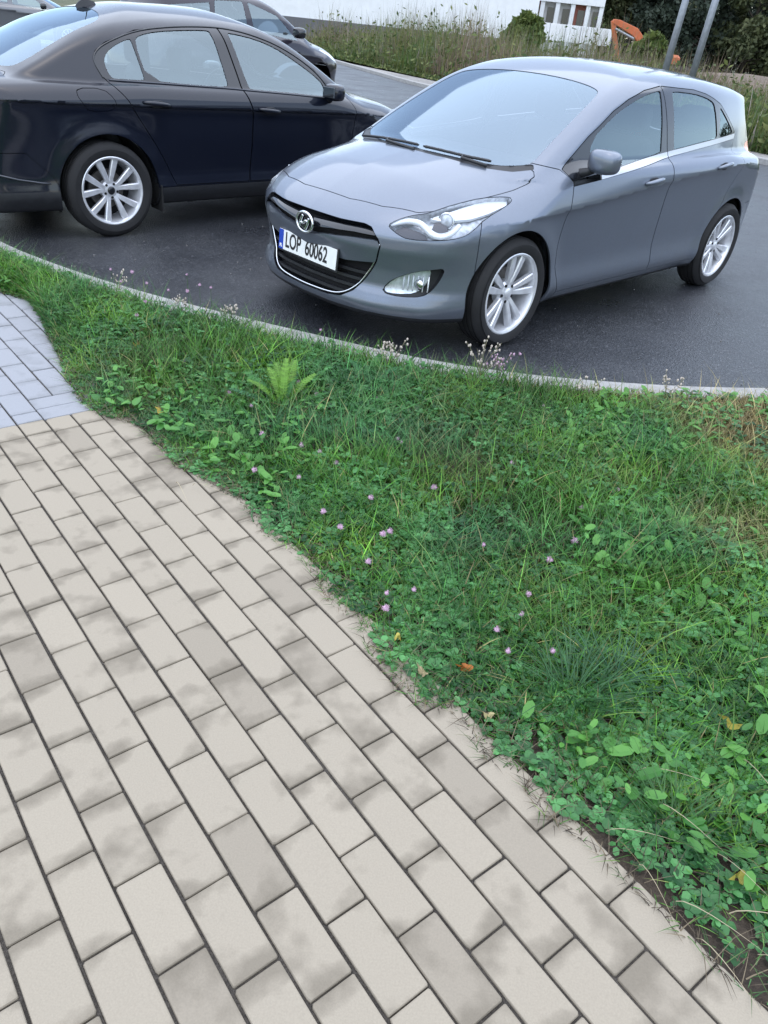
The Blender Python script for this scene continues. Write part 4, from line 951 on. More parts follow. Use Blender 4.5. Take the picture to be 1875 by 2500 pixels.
    ms = [offset(clip(base, np.abs(d(base[0], base[1]))-.02), .0125) for d in seams]; ln = merge(*ms)
    for ax in (0, 2.791): ln = clip(ln, -np.maximum(np.hypot(ln[0][:, 0]-ax, ln[0][:, 2]-.332)-.388, .50-np.abs(ln[0][:, 1])))
    for d in (ws, rw, fld('xz', gf, amin=.42), fld('xz', gr_, amin=.42), fld('xz', gq, amin=.42)): ln = clip(ln, -d(ln[0], ln[1]))
    panel('seam_lining', ln, M['dark'], root, 0)
    interior(f, base, root, -.95, 2.5, 1.0, [(1.30, .37), (1.30, -.37), (.42, .38), (.42, -.38)], (2.12, 1.78), .37, (0, 2.791), .332)
    ps = MB(); ps.box((-.25, 0, 1.03), (.55, 1.25, .03), None, .01); ps.build('parcel_shelf', M['plastic'], root)
    for s in (-1, 1):
        mirror(f, root, (2.03, s*.975, 1.03), s, P, .82)
        for ax in (0, 2.791):
            wheel_well(root, ax, s, .332, .396)
            make_wheel(root, (ax, s*.795, .332), s, .332, .238, .205, math.radians(17.5), math.radians(9), .048, math.radians(85), 'gloss_black')
        pts = [onside(f, x, z)+np.array([0, .003, 0]) for x, z in ((-.80, .47), (-.65, .43), (-.5, .405), (-.44, .40))]; MB().tube([(p[0], s*p[1], p[2]) for p in pts], .006, 6).build('bumper_highlight_strip', M['dull_trim'], root, smooth=True)  # added strip, its lighter tone stands in for the body highlight along the bumper
        mf = MB(); mf.box((.40, s*.80, .255), (.012, .20, .20), None, .005); mf.build('mud_flap', M['rubber'], root)
    z = ontop(f, .34, 0)[2]; an = MB(); n_ = 9; V = []; F = []
    for i in range(n_):
        t_ = i/(n_-1); x_ = .42-.15*t_; hgt = .045*math.sin(math.pi*min(1, .10+.82*t_**1.3))**.8; zz_ = ontop(f, x_, 0)[2]-.003; hw = .020*(.4+.6*math.sin(math.pi*(.12+.8*t_)))
        V += [(x_, -hw, zz_), (x_-.01, -hw*.35, zz_+hgt), (x_-.01, hw*.35, zz_+hgt), (x_, hw, zz_)]
    for i in range(n_-1): F += [(i*4+k, i*4+k+1, (i+1)*4+k+1, (i+1)*4+k) for k in range(3)]
    F += [(0, 1, 2, 3), tuple((n_-1)*4+k for k in (3, 2, 1, 0))]; an.add(V, F); an.tube([(.34, 0, z+.02), (.27, 0, z+.15)], [.005, .003], 6); an.build('roof_aerial', M['plastic'], root, smooth=True, autosmooth=40)
    return f

def build_far_car(root, P, xs=1.0, zs=1.0):
    """simpler car for the ones parked far behind"""
    p = dict(HATCH); p['xh'] = ([.8,.95,1.1,1.25,1.34,1.5],[3.40,3.33,3.235,3.13,3.10,3.05]); f = car_f(p); base = surfnet(f, (-3.56, -.97, .15), (.95, .97, 1.52), .04); R = base
    sc_ = np.array([xs, 1.0, zs]); fin = lambda m: (m[0]*sc_, m[1], m[2])
    for ax in (.0, -2.65):
        V = R[0]; R = clip(R, -np.maximum(np.hypot(V[:, 0]-ax, V[:, 2]-.318)-.364, .48-np.abs(V[:, 1])))
    ws = fld('xy', chaikin(mirror_xy([(.045, 0), (0, .36), (-.225, .64), (-.55, .603), (-.93, .56), (-.99, 0)]), 1), zmin=.9)
    g, R = take(R, ws, .001); panel('windscreen', fin(g), M['screen_glass'], root, 0)
    for pg in ([(-.50, .94), (-.914, 1.235), (-1.505, 1.366), (-1.465, 1.02)], [(-1.60, 1.04), (-1.61, 1.366), (-2.16, 1.345), (-2.24, 1.085)], [(-2.33, 1.09), (-2.26, 1.315), (-2.95, 1.25), (-3.0, 1.13)]):
        g, R = take(R, fld('xz', pg, amin=.42), .001)
        for s in (1, -1): panel('window', fin(side(g, s)), M['glass'], root, 0)
    hl, R = take(R, fld('tz', [(-.14, .69), (.0, .75), (.40, .85), (.50, .84), (.30, .72), (.05, .65)], xmin=0), .001)
    for s in (1, -1): panel('headlight', fin(side(hl, s)), M['reflector'], root, 0)
    gr, R = take(R, fld('yz', [(-.5, .60), (.5, .60), (.36, .28), (-.36, .28)], xmin=.5), .001); panel('grille', fin(offset(gr, .02)), M['dark'], root, 0)
    panel('body_shell', fin(R), P, root)
    for s in (1, -1):
        V, F = superell((-.62*xs, s*.97, 1.05*zs), (.09, .12, .085), .62, 16); MB().add(V, F).build('wing_mirror', M['gloss_black'], root, smooth=True)
        for ax in (0, -2.65):
            wheel_well(root, ax*xs, s, .318, .372)
            make_wheel(root, (ax*xs, s*.78, .318), s, .318, .212, .195, math.radians(18), math.radians(10), .05, .4, 'alloy')

HATCH_POSE = (-.018, 4.959, math.radians(226.50)); SEDAN_POSE = (-2.921, 6.507, math.radians(45.84))
hatch = empty('parked_hatchback', (HATCH_POSE[0], HATCH_POSE[1], 0), HATCH_POSE[2], 'grey-blue metallic five-door hatchback facing the verge, number plate LOP 60062', 'car', 'cars parked on the asphalt')
build_hatchback(hatch)
sedan = empty('parked_saloon', (SEDAN_POSE[0], SEDAN_POSE[1], 0), SEDAN_POSE[2], 'blue-black four-door saloon parked beside the hatchback, seen from its rear right', 'car', 'cars parked on the asphalt')
build_sedan(sedan)
fc = place_far = empty('parked_people_carrier', (-2.82, 16.95, 0), math.radians(54), 'plum-black tall car parked far behind the blue-black saloon', 'car', 'cars parked on the asphalt')
build_far_car(fc, M['plum_paint'], 1.08, 1.20)
fc2 = empty('parked_silver_car', (-11.3, 27.0, 0), math.radians(20), 'dark silver car far off at the top left corner behind the saloon', 'car', 'cars parked on the asphalt')
build_far_car(fc2, M['silver_paint'], 1.0, 1.0)
# ---------------------------------------------------------------- vegetation on the verge
M['grass'] = leafmat('grass_blades', trans=.30, rough=.38); M['clover'] = leafmat('clover_leaves', trans=.25, rough=.36); M['dry'] = leafmat('dry_stalks', trans=.15, rough=.7)
M['leafy'] = leafmat('weed_leaves', trans=.30); M['petal'] = simple('clover_petals', (.46, .30, .40), .7, noise=.3, nscale=300)
M['fallen'] = leafmat('fallen_leaf', trans=.2, rough=.6)
EG = resample(EDGE, 500); KG = resample(KIN, 500)
def vnoise(x, y, s, seed):
    r = np.random.default_rng(seed); G = r.random((64, 64)); X, Y = x*s+31.3, y*s+17.7
    i, j = np.floor(X).astype(int), np.floor(Y).astype(int); a, b_ = X-i, Y-j; a = a*a*(3-2*a); b_ = b_*b_*(3-2*b_)
    g = lambda p, q: G[p % 64, q % 64]
    return (g(i, j)*(1-a)+g(i+1, j)*a)*(1-b_)+(g(i, j+1)*(1-a)+g(i+1, j+1)*a)*b_
def tri_sample(n, tpow=1.0, t0=0.0, t1=1.0):
    """points on the verge between the ragged path edge and the kerb, thinned where far outside the picture"""
    out = []; tot = 0
    while tot < n:
        i = rng.random(n*2)*498; k = i.astype(int); fr = (i-k)[:, None]
        A = EG[k]*(1-fr)+EG[k+1]*fr; B = KG[k]*(1-fr)+KG[k+1]*fr; L = np.hypot(*(B-A).T)
        t = t0+(t1-t0)*rng.random(n*2)**tpow; P = A+(B-A)*t[:, None]
        ok = rng.random(n*2) < np.clip(L/3.2, 0, 1)
        d = np.c_[P, np.full(len(P), .05)]-np.array([0, 0, CAM_H]); zc_ = d@fwd; px = IW/2+FPX*(d@rgt)/zc_; py = IH/2-FPX*(d@upv)/zc_
        o = np.maximum.reduce([-px, px-IW, -py, py-IH]); ok &= (zc_ > .2) & (rng.random(n*2) < np.where(o < 60, 1, np.where(o < 500, .35, 0)))
        q = np.c_[P, t, np.hypot(P[:, 0], P[:, 1])][ok]; out.append(q); tot += len(q)
    q = np.concatenate(out)[:n]; return q
def gz(t): return .034+.024*t+.012*np.sin(np.pi*np.clip(t, 0, 1))
def dryness(x, y):
    d = .95*np.exp(-(((x-1.85)/.55)**2+((y-3.2)/.65)**2))+.40*np.exp(-(((x-1.35)/.22)**2+((y-2.3)/.3)**2))+.75*np.exp(-(((x-1.5)/.9)**2+((y-3.62)/.10)**2))
    return np.clip(d+.55*(vnoise(x, y, 3.1, 5)-.62), 0, 1)
def blades(P, h, w_, lean, col, curl=.5, name='grass', mat=None, segs=3, azi=None):
    n = len(P); az = rng.random(n)*2*np.pi if azi is None else azi; fa = az+np.pi/2+rng.normal(0, .3, n)
    d = np.c_[np.cos(az), np.sin(az)]; s = np.c_[np.cos(fa), np.sin(fa)]; V = []; C = []
    for k in range(segs+1):
        t = k/segs; hx = lean*h*(t**1.6); hz = h*(t-curl*.35*t*t*lean); ww = w_*(1-t**1.8)*.5 if k < segs else w_*0
        base = np.c_[P[:, 0]+d[:, 0]*hx, P[:, 1]+d[:, 1]*hx, P[:, 2]+hz]
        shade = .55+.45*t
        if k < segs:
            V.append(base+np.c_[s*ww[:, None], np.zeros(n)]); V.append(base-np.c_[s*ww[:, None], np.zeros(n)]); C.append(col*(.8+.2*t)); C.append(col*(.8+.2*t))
        else: V.append(base); C.append(col)
    m = len(V); V = np.stack(V, 1).reshape(-1, 3); C = np.stack(C, 1).reshape(-1, 3); b = np.arange(n)[:, None]*m; T = []
    for k in range(segs-1): T += [b+[2*k, 2*k+1, 2*k+3], b+[2*k, 2*k+3, 2*k+2]]
    T.append(b+[2*segs-2, 2*segs-1, 2*segs]); return V, np.concatenate(T), C
def mixcol(a, b_, t): return np.array(a)*(1-t[:, None])+np.array(b_)*t[:, None]
G0, G1, G2 = (.028, .105, .015), (.076, .230, .026), (.150, .335, .032); DRY = (.30, .245, .11); BLUEG = (.040, .165, .058)
def grasscol(x, y, n, dk=0.0):
    c = mixcol(G0, G1, np.clip(vnoise(x, y, 2.3, 3)*1.2+rng.normal(0, .22, n), 0, 1)); m = np.clip((vnoise(x, y, 4.5, 8)-.55)*2.2+rng.normal(0, .12, n), 0, .8); c = c*(1-m[:, None])+np.array(G2)*m[:, None]
    m = np.clip((vnoise(x, y, 3.3, 21)-.55)*2.4, 0, .8); c = c*(1-m[:, None])+np.array(BLUEG)*m[:, None]
    dr = np.clip(dryness(x, y)*1.25+rng.normal(-.05, .18, n), 0, 1); dr = np.where(rng.random(n) < .035, .9, dr); c = c*(1-dr[:, None])+np.array(DRY)*dr[:, None]
    return c*np.exp(rng.normal(-.08, .42, n))[:, None].clip(.3, 2.4)
# ground-hugging short grass, then taller
q = np.concatenate([tri_sample(66000), tri_sample(14000, 1.3, -.004, .2)]); x, y, t, dist = q.T; n = len(q)
hh = (.036+.060*np.clip(t*3.2, 0, 1)*(.15+.75*vnoise(x, y, 3.7, 12)+.75*vnoise(x, y, 1.4, 13)))*np.exp(rng.normal(0, .28, n))*(1-.45*dryness(x, y))
kp = ~((x > .42) & (t < .035*(.4+1.2*vnoise(x, y, 6.0, 9)))); x, y, t, hh = x[kp], y[kp], t[kp], hh[kp]; n = len(x)
hh = hh*np.interp(t, [0, .05, .9, .97, 1], [.65, 1, 1.05, .95, .8])
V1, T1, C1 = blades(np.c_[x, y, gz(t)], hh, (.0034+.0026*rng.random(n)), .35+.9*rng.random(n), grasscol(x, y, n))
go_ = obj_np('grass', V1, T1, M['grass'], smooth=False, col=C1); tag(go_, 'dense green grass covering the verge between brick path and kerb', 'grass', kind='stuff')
# long sparse blades and seed stalks
q = tri_sample(4200); x, y, t, _ = q.T; k = t > .12; x, y, t = x[k], y[k], t[k]; n = len(x)
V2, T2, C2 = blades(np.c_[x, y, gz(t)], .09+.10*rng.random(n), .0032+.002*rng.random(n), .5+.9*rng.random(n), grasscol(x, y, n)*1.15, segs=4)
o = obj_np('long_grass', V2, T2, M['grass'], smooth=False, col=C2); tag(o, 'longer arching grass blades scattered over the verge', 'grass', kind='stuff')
# dry thatch along the brick edge
q = tri_sample(4200, 1.6, -.012, .10); q2_ = tri_sample(16000, 1.2, -.01, .30); q2_ = q2_[q2_[:, 0] < -.55]; q = np.concatenate([q, q2_]); x, y, t, _ = q.T; n = len(x)
cdry = mixcol((.045, .032, .022), (.24, .19, .12), rng.random(n)**2); gm = rng.random(n) < .3; cdry[gm] = grasscol(x[gm], y[gm], gm.sum())
V3, T3, C3 = blades(np.c_[x, y, np.maximum(gz(t), .045)+.004], (.014+.022*rng.random(n)**2), .0018+.0015*rng.random(n), 1.2+2.0*rng.random(n), cdry, curl=.1)
o = obj_np('dry_thatch', V3, T3, M['dry'], smooth=False, col=C3); tag(o, 'brown and straw coloured dry stalks along the brick edge', 'dry grass', kind='stuff')
# clover and small round leaves
def leaves(P, r, az, tilt, col, elong=1.25, n=6):
    """flat rounded leaflets: a fan of n rim points around each centre"""
    m = len(P); a = np.linspace(0, 2*np.pi, n, endpoint=False); ca, sa = np.cos(a)*elong, np.sin(a)
    ux = np.c_[np.cos(az)*np.cos(tilt), np.sin(az)*np.cos(tilt), np.sin(tilt)]; uy = np.c_[-np.sin(az), np.cos(az), np.zeros(m)]
    nz_ = np.cross(ux, uy)
    ring = P[:, None]+r[:, None, None]*(ca[None, :, None]*ux[:, None]+sa[None, :, None]*uy[:, None])+nz_[:, None]*(np.abs(sa)[None, :, None]*r[:, None, None]*.22)
    V = np.concatenate([P[:, None], ring], 1).reshape(-1, 3); b = np.arange(m)[:, None]*(n+1); T = np.concatenate([b+[0, i+1, (i+1) % n+1] for i in range(n)])
    C = np.repeat(col, n+1, 0); return V, T, C
q = tri_sample(36000); x, y, t, _ = q.T
dens = np.clip(.30+1.25*(vnoise(x, y, 2.6, 40)-.40)+.35*np.exp(-((t-.08)/.10)**2), 0, 1)*(1-.75*dryness(x, y))
k = rng.random(len(x)) < dens; x, y, t = x[k], y[k], t[k]; n = len(x)
hz = gz(t)+.016+(.046*np.clip(t*3, .15, 1))*rng.random(n)**.5*(.3+.6*vnoise(x, y, 3.7, 12)+.6*vnoise(x, y, 1.4, 13)); sz = (.0058+.0060*rng.random(n)); a0 = rng.random(n)*2*np.pi
colc = mixcol((.015, .072, .019), (.115, .335, .105), np.clip(vnoise(x, y, 5, 4)*.9+rng.normal(-.05, .32, n), 0, 1)); Vs = []; Ts = []; Cs = []; b0 = 0
tlt = rng.normal(-.15, .28, n)
for i in range(3):
    az = a0+i*2*np.pi/3; P = np.c_[x+np.cos(az)*sz*1.25, y+np.sin(az)*sz*1.25, hz+np.sin(tlt)*sz*1.2]
    v, tt, c = leaves(P, sz, az, tlt, colc*(1+rng.normal(0, .08, n))[:, None]); Vs.append(v); Ts.append(tt+b0); Cs.append(c); b0 += len(v)
o = obj_np('clover', np.concatenate(Vs), np.concatenate(Ts), M['clover'], smooth=False, col=np.concatenate(Cs)); tag(o, 'low three-leaved clover growing through the verge grass', 'clover', kind='stuff')
q = tri_sample(8000); x, y, t, _ = q.T; k = (vnoise(x, y, 2.0, 77) > .42) & (t > .03); x, y, t = x[k], y[k], t[k]; n = len(x)
v, tt, c = leaves(np.c_[x, y, gz(t)+.02+.045*rng.random(n)], (.007+.011*rng.random(n)**2), rng.random(n)*6.28, rng.normal(.25, .3, n), mixcol((.045, .165, .032), (.12, .32, .06), rng.random(n)), 1.9, 8)
o = obj_np('broad_leaves', v, tt, M['clover'], smooth=False, col=c); tag(o, 'small broad weed leaves among the verge grass', 'weeds', kind='stuff')
# individual clover flowers -------------------------------------------------
def zz(ox, oy, w_, L): return [(ox+a*w_/1659, oy+b*w_/1659) for a, b in L]
FL = zz(0, 580, 700, [(640, 185), (765, 200), (700, 255), (850, 265), (1080, 215), (1220, 290), (1155, 275), (840, 370), (790, 450), (1085, 310), (975, 305)])+zz(500, 700, 700, [(545, 555), (645, 625), (755, 410), (990, 640), (1115, 880), (560, 920), (665, 955), (285, 1060), (685, 1300), (785, 1390), (1030, 1430), (1070, 1415), (945, 1590), (270, 690), (905, 395), (670, 250)])+zz(1175, 850, 700, [(225, 35), (780, 570), (790, 820), (540, 1115), (395, 1225), (235, 1540), (90, 1630), (155, 1755), (30, 90), (860, 370), (360, 335)])+zz(300, 1000, 800, [(1335, 930), (1330, 1005)])+[(820, 1130), (905, 1215), (980, 1080), (1060, 1190), (1250, 1130), (1330, 1010), (1180, 1330), (1290, 1450), (640, 1060), (560, 960), (1420, 1240), (730, 1165), (450, 880), (1010, 1440), (1350, 1590), (600, 890)]
def flower_mesh():
    mb = MB(); r_ = random.Random(3)
    V, F = superell((0, 0, 0), (.0085, .0085, .0075), 1.0, 12); mb.add(V, F)
    for i in range(46):
        a = r_.random()*6.283; e = math.asin(r_.uniform(-.5, 1)); d = np.array([math.cos(a)*math.cos(e), math.sin(a)*math.cos(e), math.sin(e)]); p = d*.007
        s = np.cross(d, [0, 0, 1.]); s /= np.linalg.norm(s)+1e-9; mb.add([p+s*.0014, p-s*.0014, p+d*.0065+np.array([0, 0, .002])], [(0, 1, 2)])
    return mb
fm = flower_mesh(); proto = fm.build('flower_head', M['petal'])
stm = MB().tube([(0, 0, 0), (.004, .002, -.05), (0, 0, -.11)], .0013, 5).build('stem', simple('stem_green', (.05, .12, .03), .7))
bpy.data.objects.remove(bpy.data.objects['flower_head']) if False else None
hm, sm = proto.data, stm.data; bpy.data.objects.remove(proto); bpy.data.objects.remove(stm)
for i, (px, py) in enumerate(FL):
    z = .125 if i < 11 else .10; p = ground(px, py, z)
    e = empty('clover_flower', (p[0], p[1], .04), random.random()*6, *((('pale pink clover flower head standing out against the asphalt along the left kerb', 'flower', 'clover flowers along the left kerb')) if py < 790 and px < 700 else ('mauve clover flower head in the grass of the right half of the verge', 'flower', 'clover flowers in the right verge') if px > 1100 else ('mauve clover flower head in the grass of the middle of the verge', 'flower', 'clover flowers in the middle verge')))
    h_ = link(bpy.data.objects.new('flower_head', hm), e); h_.location = (0, 0, z-.04); s_ = random.uniform(.75, 1.15); h_.scale = (s_, s_, s_); h_.rotation_euler = (random.gauss(0, .3), random.gauss(0, .3), 0)
    st = link(bpy.data.objects.new('stem', sm), e); st.location = (0, 0, z-.04)
# fallen leaves -------------------------------------------------------------
def fallen(px, py, L, col, label, z=.085, seed=1):
    r_ = random.Random(seed); p = ground(px, py, z); n = 18; V = [(0, 0, 0)]; 
    for i in range(n):
        a = 2*math.pi*i/n; r = L*.5*(.62+.38*abs(math.cos(a/2))**.7)*(1+r_.uniform(-.12, .12)); V.append((r*math.cos(a)*1.1, r*math.sin(a)*.75, .012*math.cos(2*a)+r_.uniform(-.003, .003)+.10*r*abs(math.sin(a))))
    V.append((-L*.95, .004, .004)); V.append((-L*.5, -.002, 0)); F = [(0, i+1, (i+1) % n+1) for i in range(n)]+[(10, n+1, n+2)]
    me = mesh_np('fallen_leaf', np.array(V), np.array(F), M['fallen'], None, False, np.array([np.array(col)*.68*r_.uniform(.7, 1.15) for _ in V])); o = link(bpy.data.objects.new('fallen_leaf', me))
    o.location = p; o.rotation_euler = (r_.gauss(0, .25), r_.gauss(0, .25), r_.random()*6.28); tag(o, label, 'leaf', 'fallen leaves'); return o
YEL, ORA, TAN, RED, BRN = (.50, .37, .06), (.60, .20, .04), (.58, .47, .26), (.22, .05, .03), (.25, .10, .05)
fallen(183, 758, .045, YEL, 'yellow fallen leaf in the grass near the far left kerb end', seed=1)
fallen(394, 1004, .050, YEL, 'yellow fallen leaf in the verge beside the grey bricks', seed=2)
fallen(331, 841, .028, YEL, 'tiny yellow leaf in the grass left of the tall ferny weed', seed=3)
fallen(972, 1556, .028, (.65, .55, .12), 'small bright yellow leaf at the grass edge by a dark brick', .07, seed=4)
fallen(1135, 1629, .036, ORA, 'orange fallen leaf lying at the lower grass edge', .07, seed=5)
fallen(1032, 1640, .036, TAN, 'tan curled leaf on the bricks left of the orange leaf', .062, seed=6)
fallen(1190, 1745, .040, (.66, .56, .28), 'pale cream leaf on the brick edge below the orange leaf', .062, seed=7)
fallen(1787, 1767, .045, (.42, .36, .05), 'large yellow leaf in the grass at the right edge', seed=8)
fallen(1802, 2142, .036, (.45, .40, .07), 'yellow leaf in the grass near the lower right corner', .075, seed=9)
fallen(1100, 986, .055, RED, 'dark red leaf in the grass below the hatchback front wheel', seed=10)
fallen(1510, 990, .055, BRN, 'brown leaf in the dry grass just below the kerb', seed=11)
fallen(1832, 1457, .050, (.50, .22, .07), 'orange brown leaf on the bare patch at the right edge', seed=12)
fallen(1774, 1078, .050, (.58, .42, .05), 'golden yellow leaf in the dry grass near the kerb', seed=13)
# ferny weed by the kerb -----------------------------------------------------
def pinnate(P0, az, L, rise, wid, col, r_, npair=17, tooth=1.0):
    """one divided leaf: midrib with pairs of toothed leaflets, as arrays"""
    V = []; T = []; C = []; d = np.array([math.cos(az), math.sin(az)]); s = np.array([-d[1], d[0]])
    def pt(t): return np.array([*(P0[:2]+d*L*(t*math.cos(rise*(1-.25*t)))), P0[2]+L*(t*math.sin(rise)-.42*t*t*math.sin(rise))+0])
    def quad(a, b_, c, dd, cc): i = len(V); V.extend([a, b_, c, dd]); T.extend([(i, i+1, i+2), (i, i+2, i+3)]); C.extend([cc]*4)
    for k in range(10): a, b_ = pt(k/10), pt((k+1)/10); e = np.array([*s, 0])*.0022; quad(a-e, a+e, b_+e, b_-e, np.array(col)*1.1)
    for k in range(npair):
        t = .14+.84*k/(npair-1); c = pt(t); tl = (pt(min(1, t+.02))-pt(t-.02)); tl /= np.linalg.norm(tl)
        w_ = wid*(math.sin(math.pi*(.12+.80*t))**.8)*(1+r_.uniform(-.12, .12)); hw = L*.5/npair*.80
        for sg in (-1, 1):
            o = np.array([*(s*sg), -.15]); tip = c+o*w_+tl*w_*.55; cc = np.array(col)*r_.uniform(.75, 1.25)
            mid = c+o*w_*.5+tl*w_*.22
            quad(c-tl*hw*.5, mid-tl*hw*.9, tip, c+tl*hw*.6, cc); quad(c+tl*hw*.6, mid+tl*hw*.9, tip, mid, cc)
            for q_ in (.35, .65): b_ = c+(tip-c)*q_; i = len(V); V.extend([b_-tl*hw*.2, b_+tl*hw*.3, b_+tl*hw*(1.5)+o*w_*.12*tooth]); T.append((i, i+1, i+2)); C.extend([cc]*3)
    return np.array(V), np.array(T), np.array(C)
def weed(px, py, z, specs, label, seed):
    r_ = random.Random(seed); b = ground(px, py, z); e = empty('ferny_weed', tuple(b), 0, label, 'plant', 'ferny weeds on the verge')
    for az, L, rise, wd, col in specs:
        v, t_, c = pinnate(np.zeros(3), az, L*1.15, rise, wd*.95, col, r_); obj_np('leaf', v, t_, M['leafy'], e, smooth=False, col=c)
    return e
YG, DG, BG_ = (.13, .28, .035), (.050, .18, .040), (.060, .19, .080)
weed(690, 1000, .055, [(1.45, .27, 1.2, .034, YG), (1.9, .25, 1.05, .032, YG), (2.6, .24, .8, .034, DG), (3.1, .23, .5, .032, BG_), (3.6, .20, .4, .03, DG), (.9, .23, .95, .03, YG), (.35, .20, .6, .028, DG), (4.3, .15, .5, .026, DG), (5.2, .15, .5, .026, DG), (2.2, .23, 1.3, .03, YG), (1.2, .19, 1.35, .026, DG), (2.9, .20, 1.0, .028, YG), (1.65, .28, 1.4, .026, YG)], 'tall yellow-green ferny weed standing near the kerb before the number plate', 4)
weed(905, 930, .055, [(.4, .16, .7, .03, BG_), (1.4, .17, .9, .03, DG), (2.5, .15, .7, .03, BG_), (3.5, .13, .5, .03, DG), (5.2, .13, .5, .03, BG_)], 'smaller blue-green ferny weed right of the yellow-green one', 5)
weed(850, 1080, .055, [(.5, .13, .6, .026, BG_), (1.7, .14, .8, .028, DG), (2.9, .13, .6, .026, BG_), (4.3, .11, .5, .025, DG)], 'low dark green ferny weed in the middle of the verge', 6)
# broad leafed dock-like rosettes and grass tufts
def tuft(px, py, n, L, spread, label, seed, col=(.045, .15, .035)):
    global rng
    keep = rng; rng = np.random.default_rng(seed); b = ground(px, py, .05); a = rng.random(n)*2*np.pi; r = rng.random(n)**.7*.035*spread
    P = np.c_[np.cos(a)*r, np.sin(a)*r, np.zeros(n)]; c = np.array(col)*(1+rng.normal(0, .2, n))[:, None].clip(.5, 1.6)
    v, t_, cc = blades(P, L*(.5+.6*rng.random(n)), .0035+.0025*rng.random(n), .5+1.1*rng.random(n), c, segs=5, azi=a+rng.normal(0, .5, n)); rng = keep
    e = empty('grass_tuft', tuple(b), 0, label, 'grass tuft', 'coarse grass tufts'); obj_np('blades', v, t_, M['grass'], e, smooth=False, col=cc); return e
tuft(1400, 1700, 95, .16, 2.6, 'big coarse grass tuft near the lower path edge', 1, (.045, .135, .045))
tuft(1500, 1660, 80, .13, 2.4, 'coarse blue-green grass tuft right of the biggest tuft', 2, (.042, .125, .06))
tuft(1080, 1020, 80, .12, 2.4, 'yellow-green grass tuft in the verge centre below the kerb', 3, (.07, .165, .025))
tuft(1500, 1500, 80, .11, 2.6, 'bright green tuft above the biggest tuft', 4, (.06, .15, .028))
tuft(120, 700, 140, .10, 1.6, 'grass tuft at the far left tip of the verge', 5, (.05, .14, .035))
tuft(1640, 2010, 80, .11, 2.6, 'grass tuft at the lower right path edge', 6, (.05, .14, .035))
# dried weeds standing at the kerb -------------------------------------------
M['seed'] = simple('pale_seed_heads', (.48, .42, .36), .9, noise=.2, nscale=200)
M['stalk'] = simple('dry_stalk', (.16, .15, .09), .8)
def dried(px, py, n, H, spread, label, seed, lean=0.0, pink=False):
    r_ = random.Random(seed); b = ground(px, py, .055); e = empty('dried_weed', tuple(b), 0, label, 'plant', 'dried weeds along the kerb'); S = MB(); hd = MB()
    for i in range(n):
        a = r_.random()*6.283; r = spread*r_.random()**.6; h = H*r_.uniform(.55, 1.1); tip = np.array([math.cos(a)*r+lean*h, math.sin(a)*r*.7, h]); mid = tip*np.array([.35, .35, .55])
        S.tube([(0, 0, 0), mid, tip], [.0016, .0013, .0009], 4, False)
        for k in range(r_.randint(3, 6)):
            q = mid+(tip-mid)*r_.uniform(.45, 1.0)+np.array([r_.gauss(0, .008), r_.gauss(0, .008), r_.gauss(0, .008)]); rr = r_.uniform(.003, .0065); V, F = superell(q, (rr, rr, rr*1.5), 1.0, 6); hd.add(V, F)
            S.tube([mid+(tip-mid)*.6, q], .0008, 3, False)
    so = S.build('stems', M['stalk'], e); tag(so, kind='stuff'); ho = hd.build('seed_heads', M['petal'] if pink else M['seed'], e, smooth=True); tag(ho, kind='stuff'); return e
dried(950, 905, 11, .17, .10, 'clump of dried brown seed heads leaning over the kerb under the front bumper', 1, .10)
dried(1170, 925, 14, .19, .11, 'pale fluffy dried weed at the kerb under the front wheel', 2, -.05)
dried(1215, 930, 7, .15, .06, 'pinkish flowering weed beside the pale fluffy one at the kerb', 3, .05, True)
dried(560, 800, 6, .15, .09, 'thin dry grass stalks at the kerb left of the bumper', 4, .15)
dried(1420, 985, 6, .16, .08, 'dark seed stalks at the kerb behind the hatchback wheel', 5, .2)
dried(1620, 985, 6, .16, .08, 'dark seed stalks at the right end of the kerb', 6, .2)
dried(440, 775, 6, .14, .08, 'white flowered weed at the kerb in front of the open asphalt', 7, 0)
dried(290, 715, 5, .12, .07, 'small white flowered weed at the left kerb below the saloon wheel', 8, 0)
# straw lying over the edge ---------------------------------------------------
q = np.array([ground(px, py, .06) for px, py in ((430, 1180), (470, 1185), (1480, 2030), (1560, 2110), (1650, 2200), (1700, 2290), (1800, 1850), (1600, 1960), (1730, 2080), (1780, 2230), (1560, 1880), (1850, 2330))]); n = len(q)
v, t_, c = blades(q, np.full(n, .10), np.full(n, .0026), 1.6+.8*rng.random(n), np.tile((.45, .38, .25), (n, 1)), curl=.9, segs=6, azi=rng.normal(-.7, .5, n))
o = obj_np('straw', v, t_, M['dry'], smooth=False, col=c); tag(o, 'long pale straws lying over the path edge', 'straw', kind='stuff')
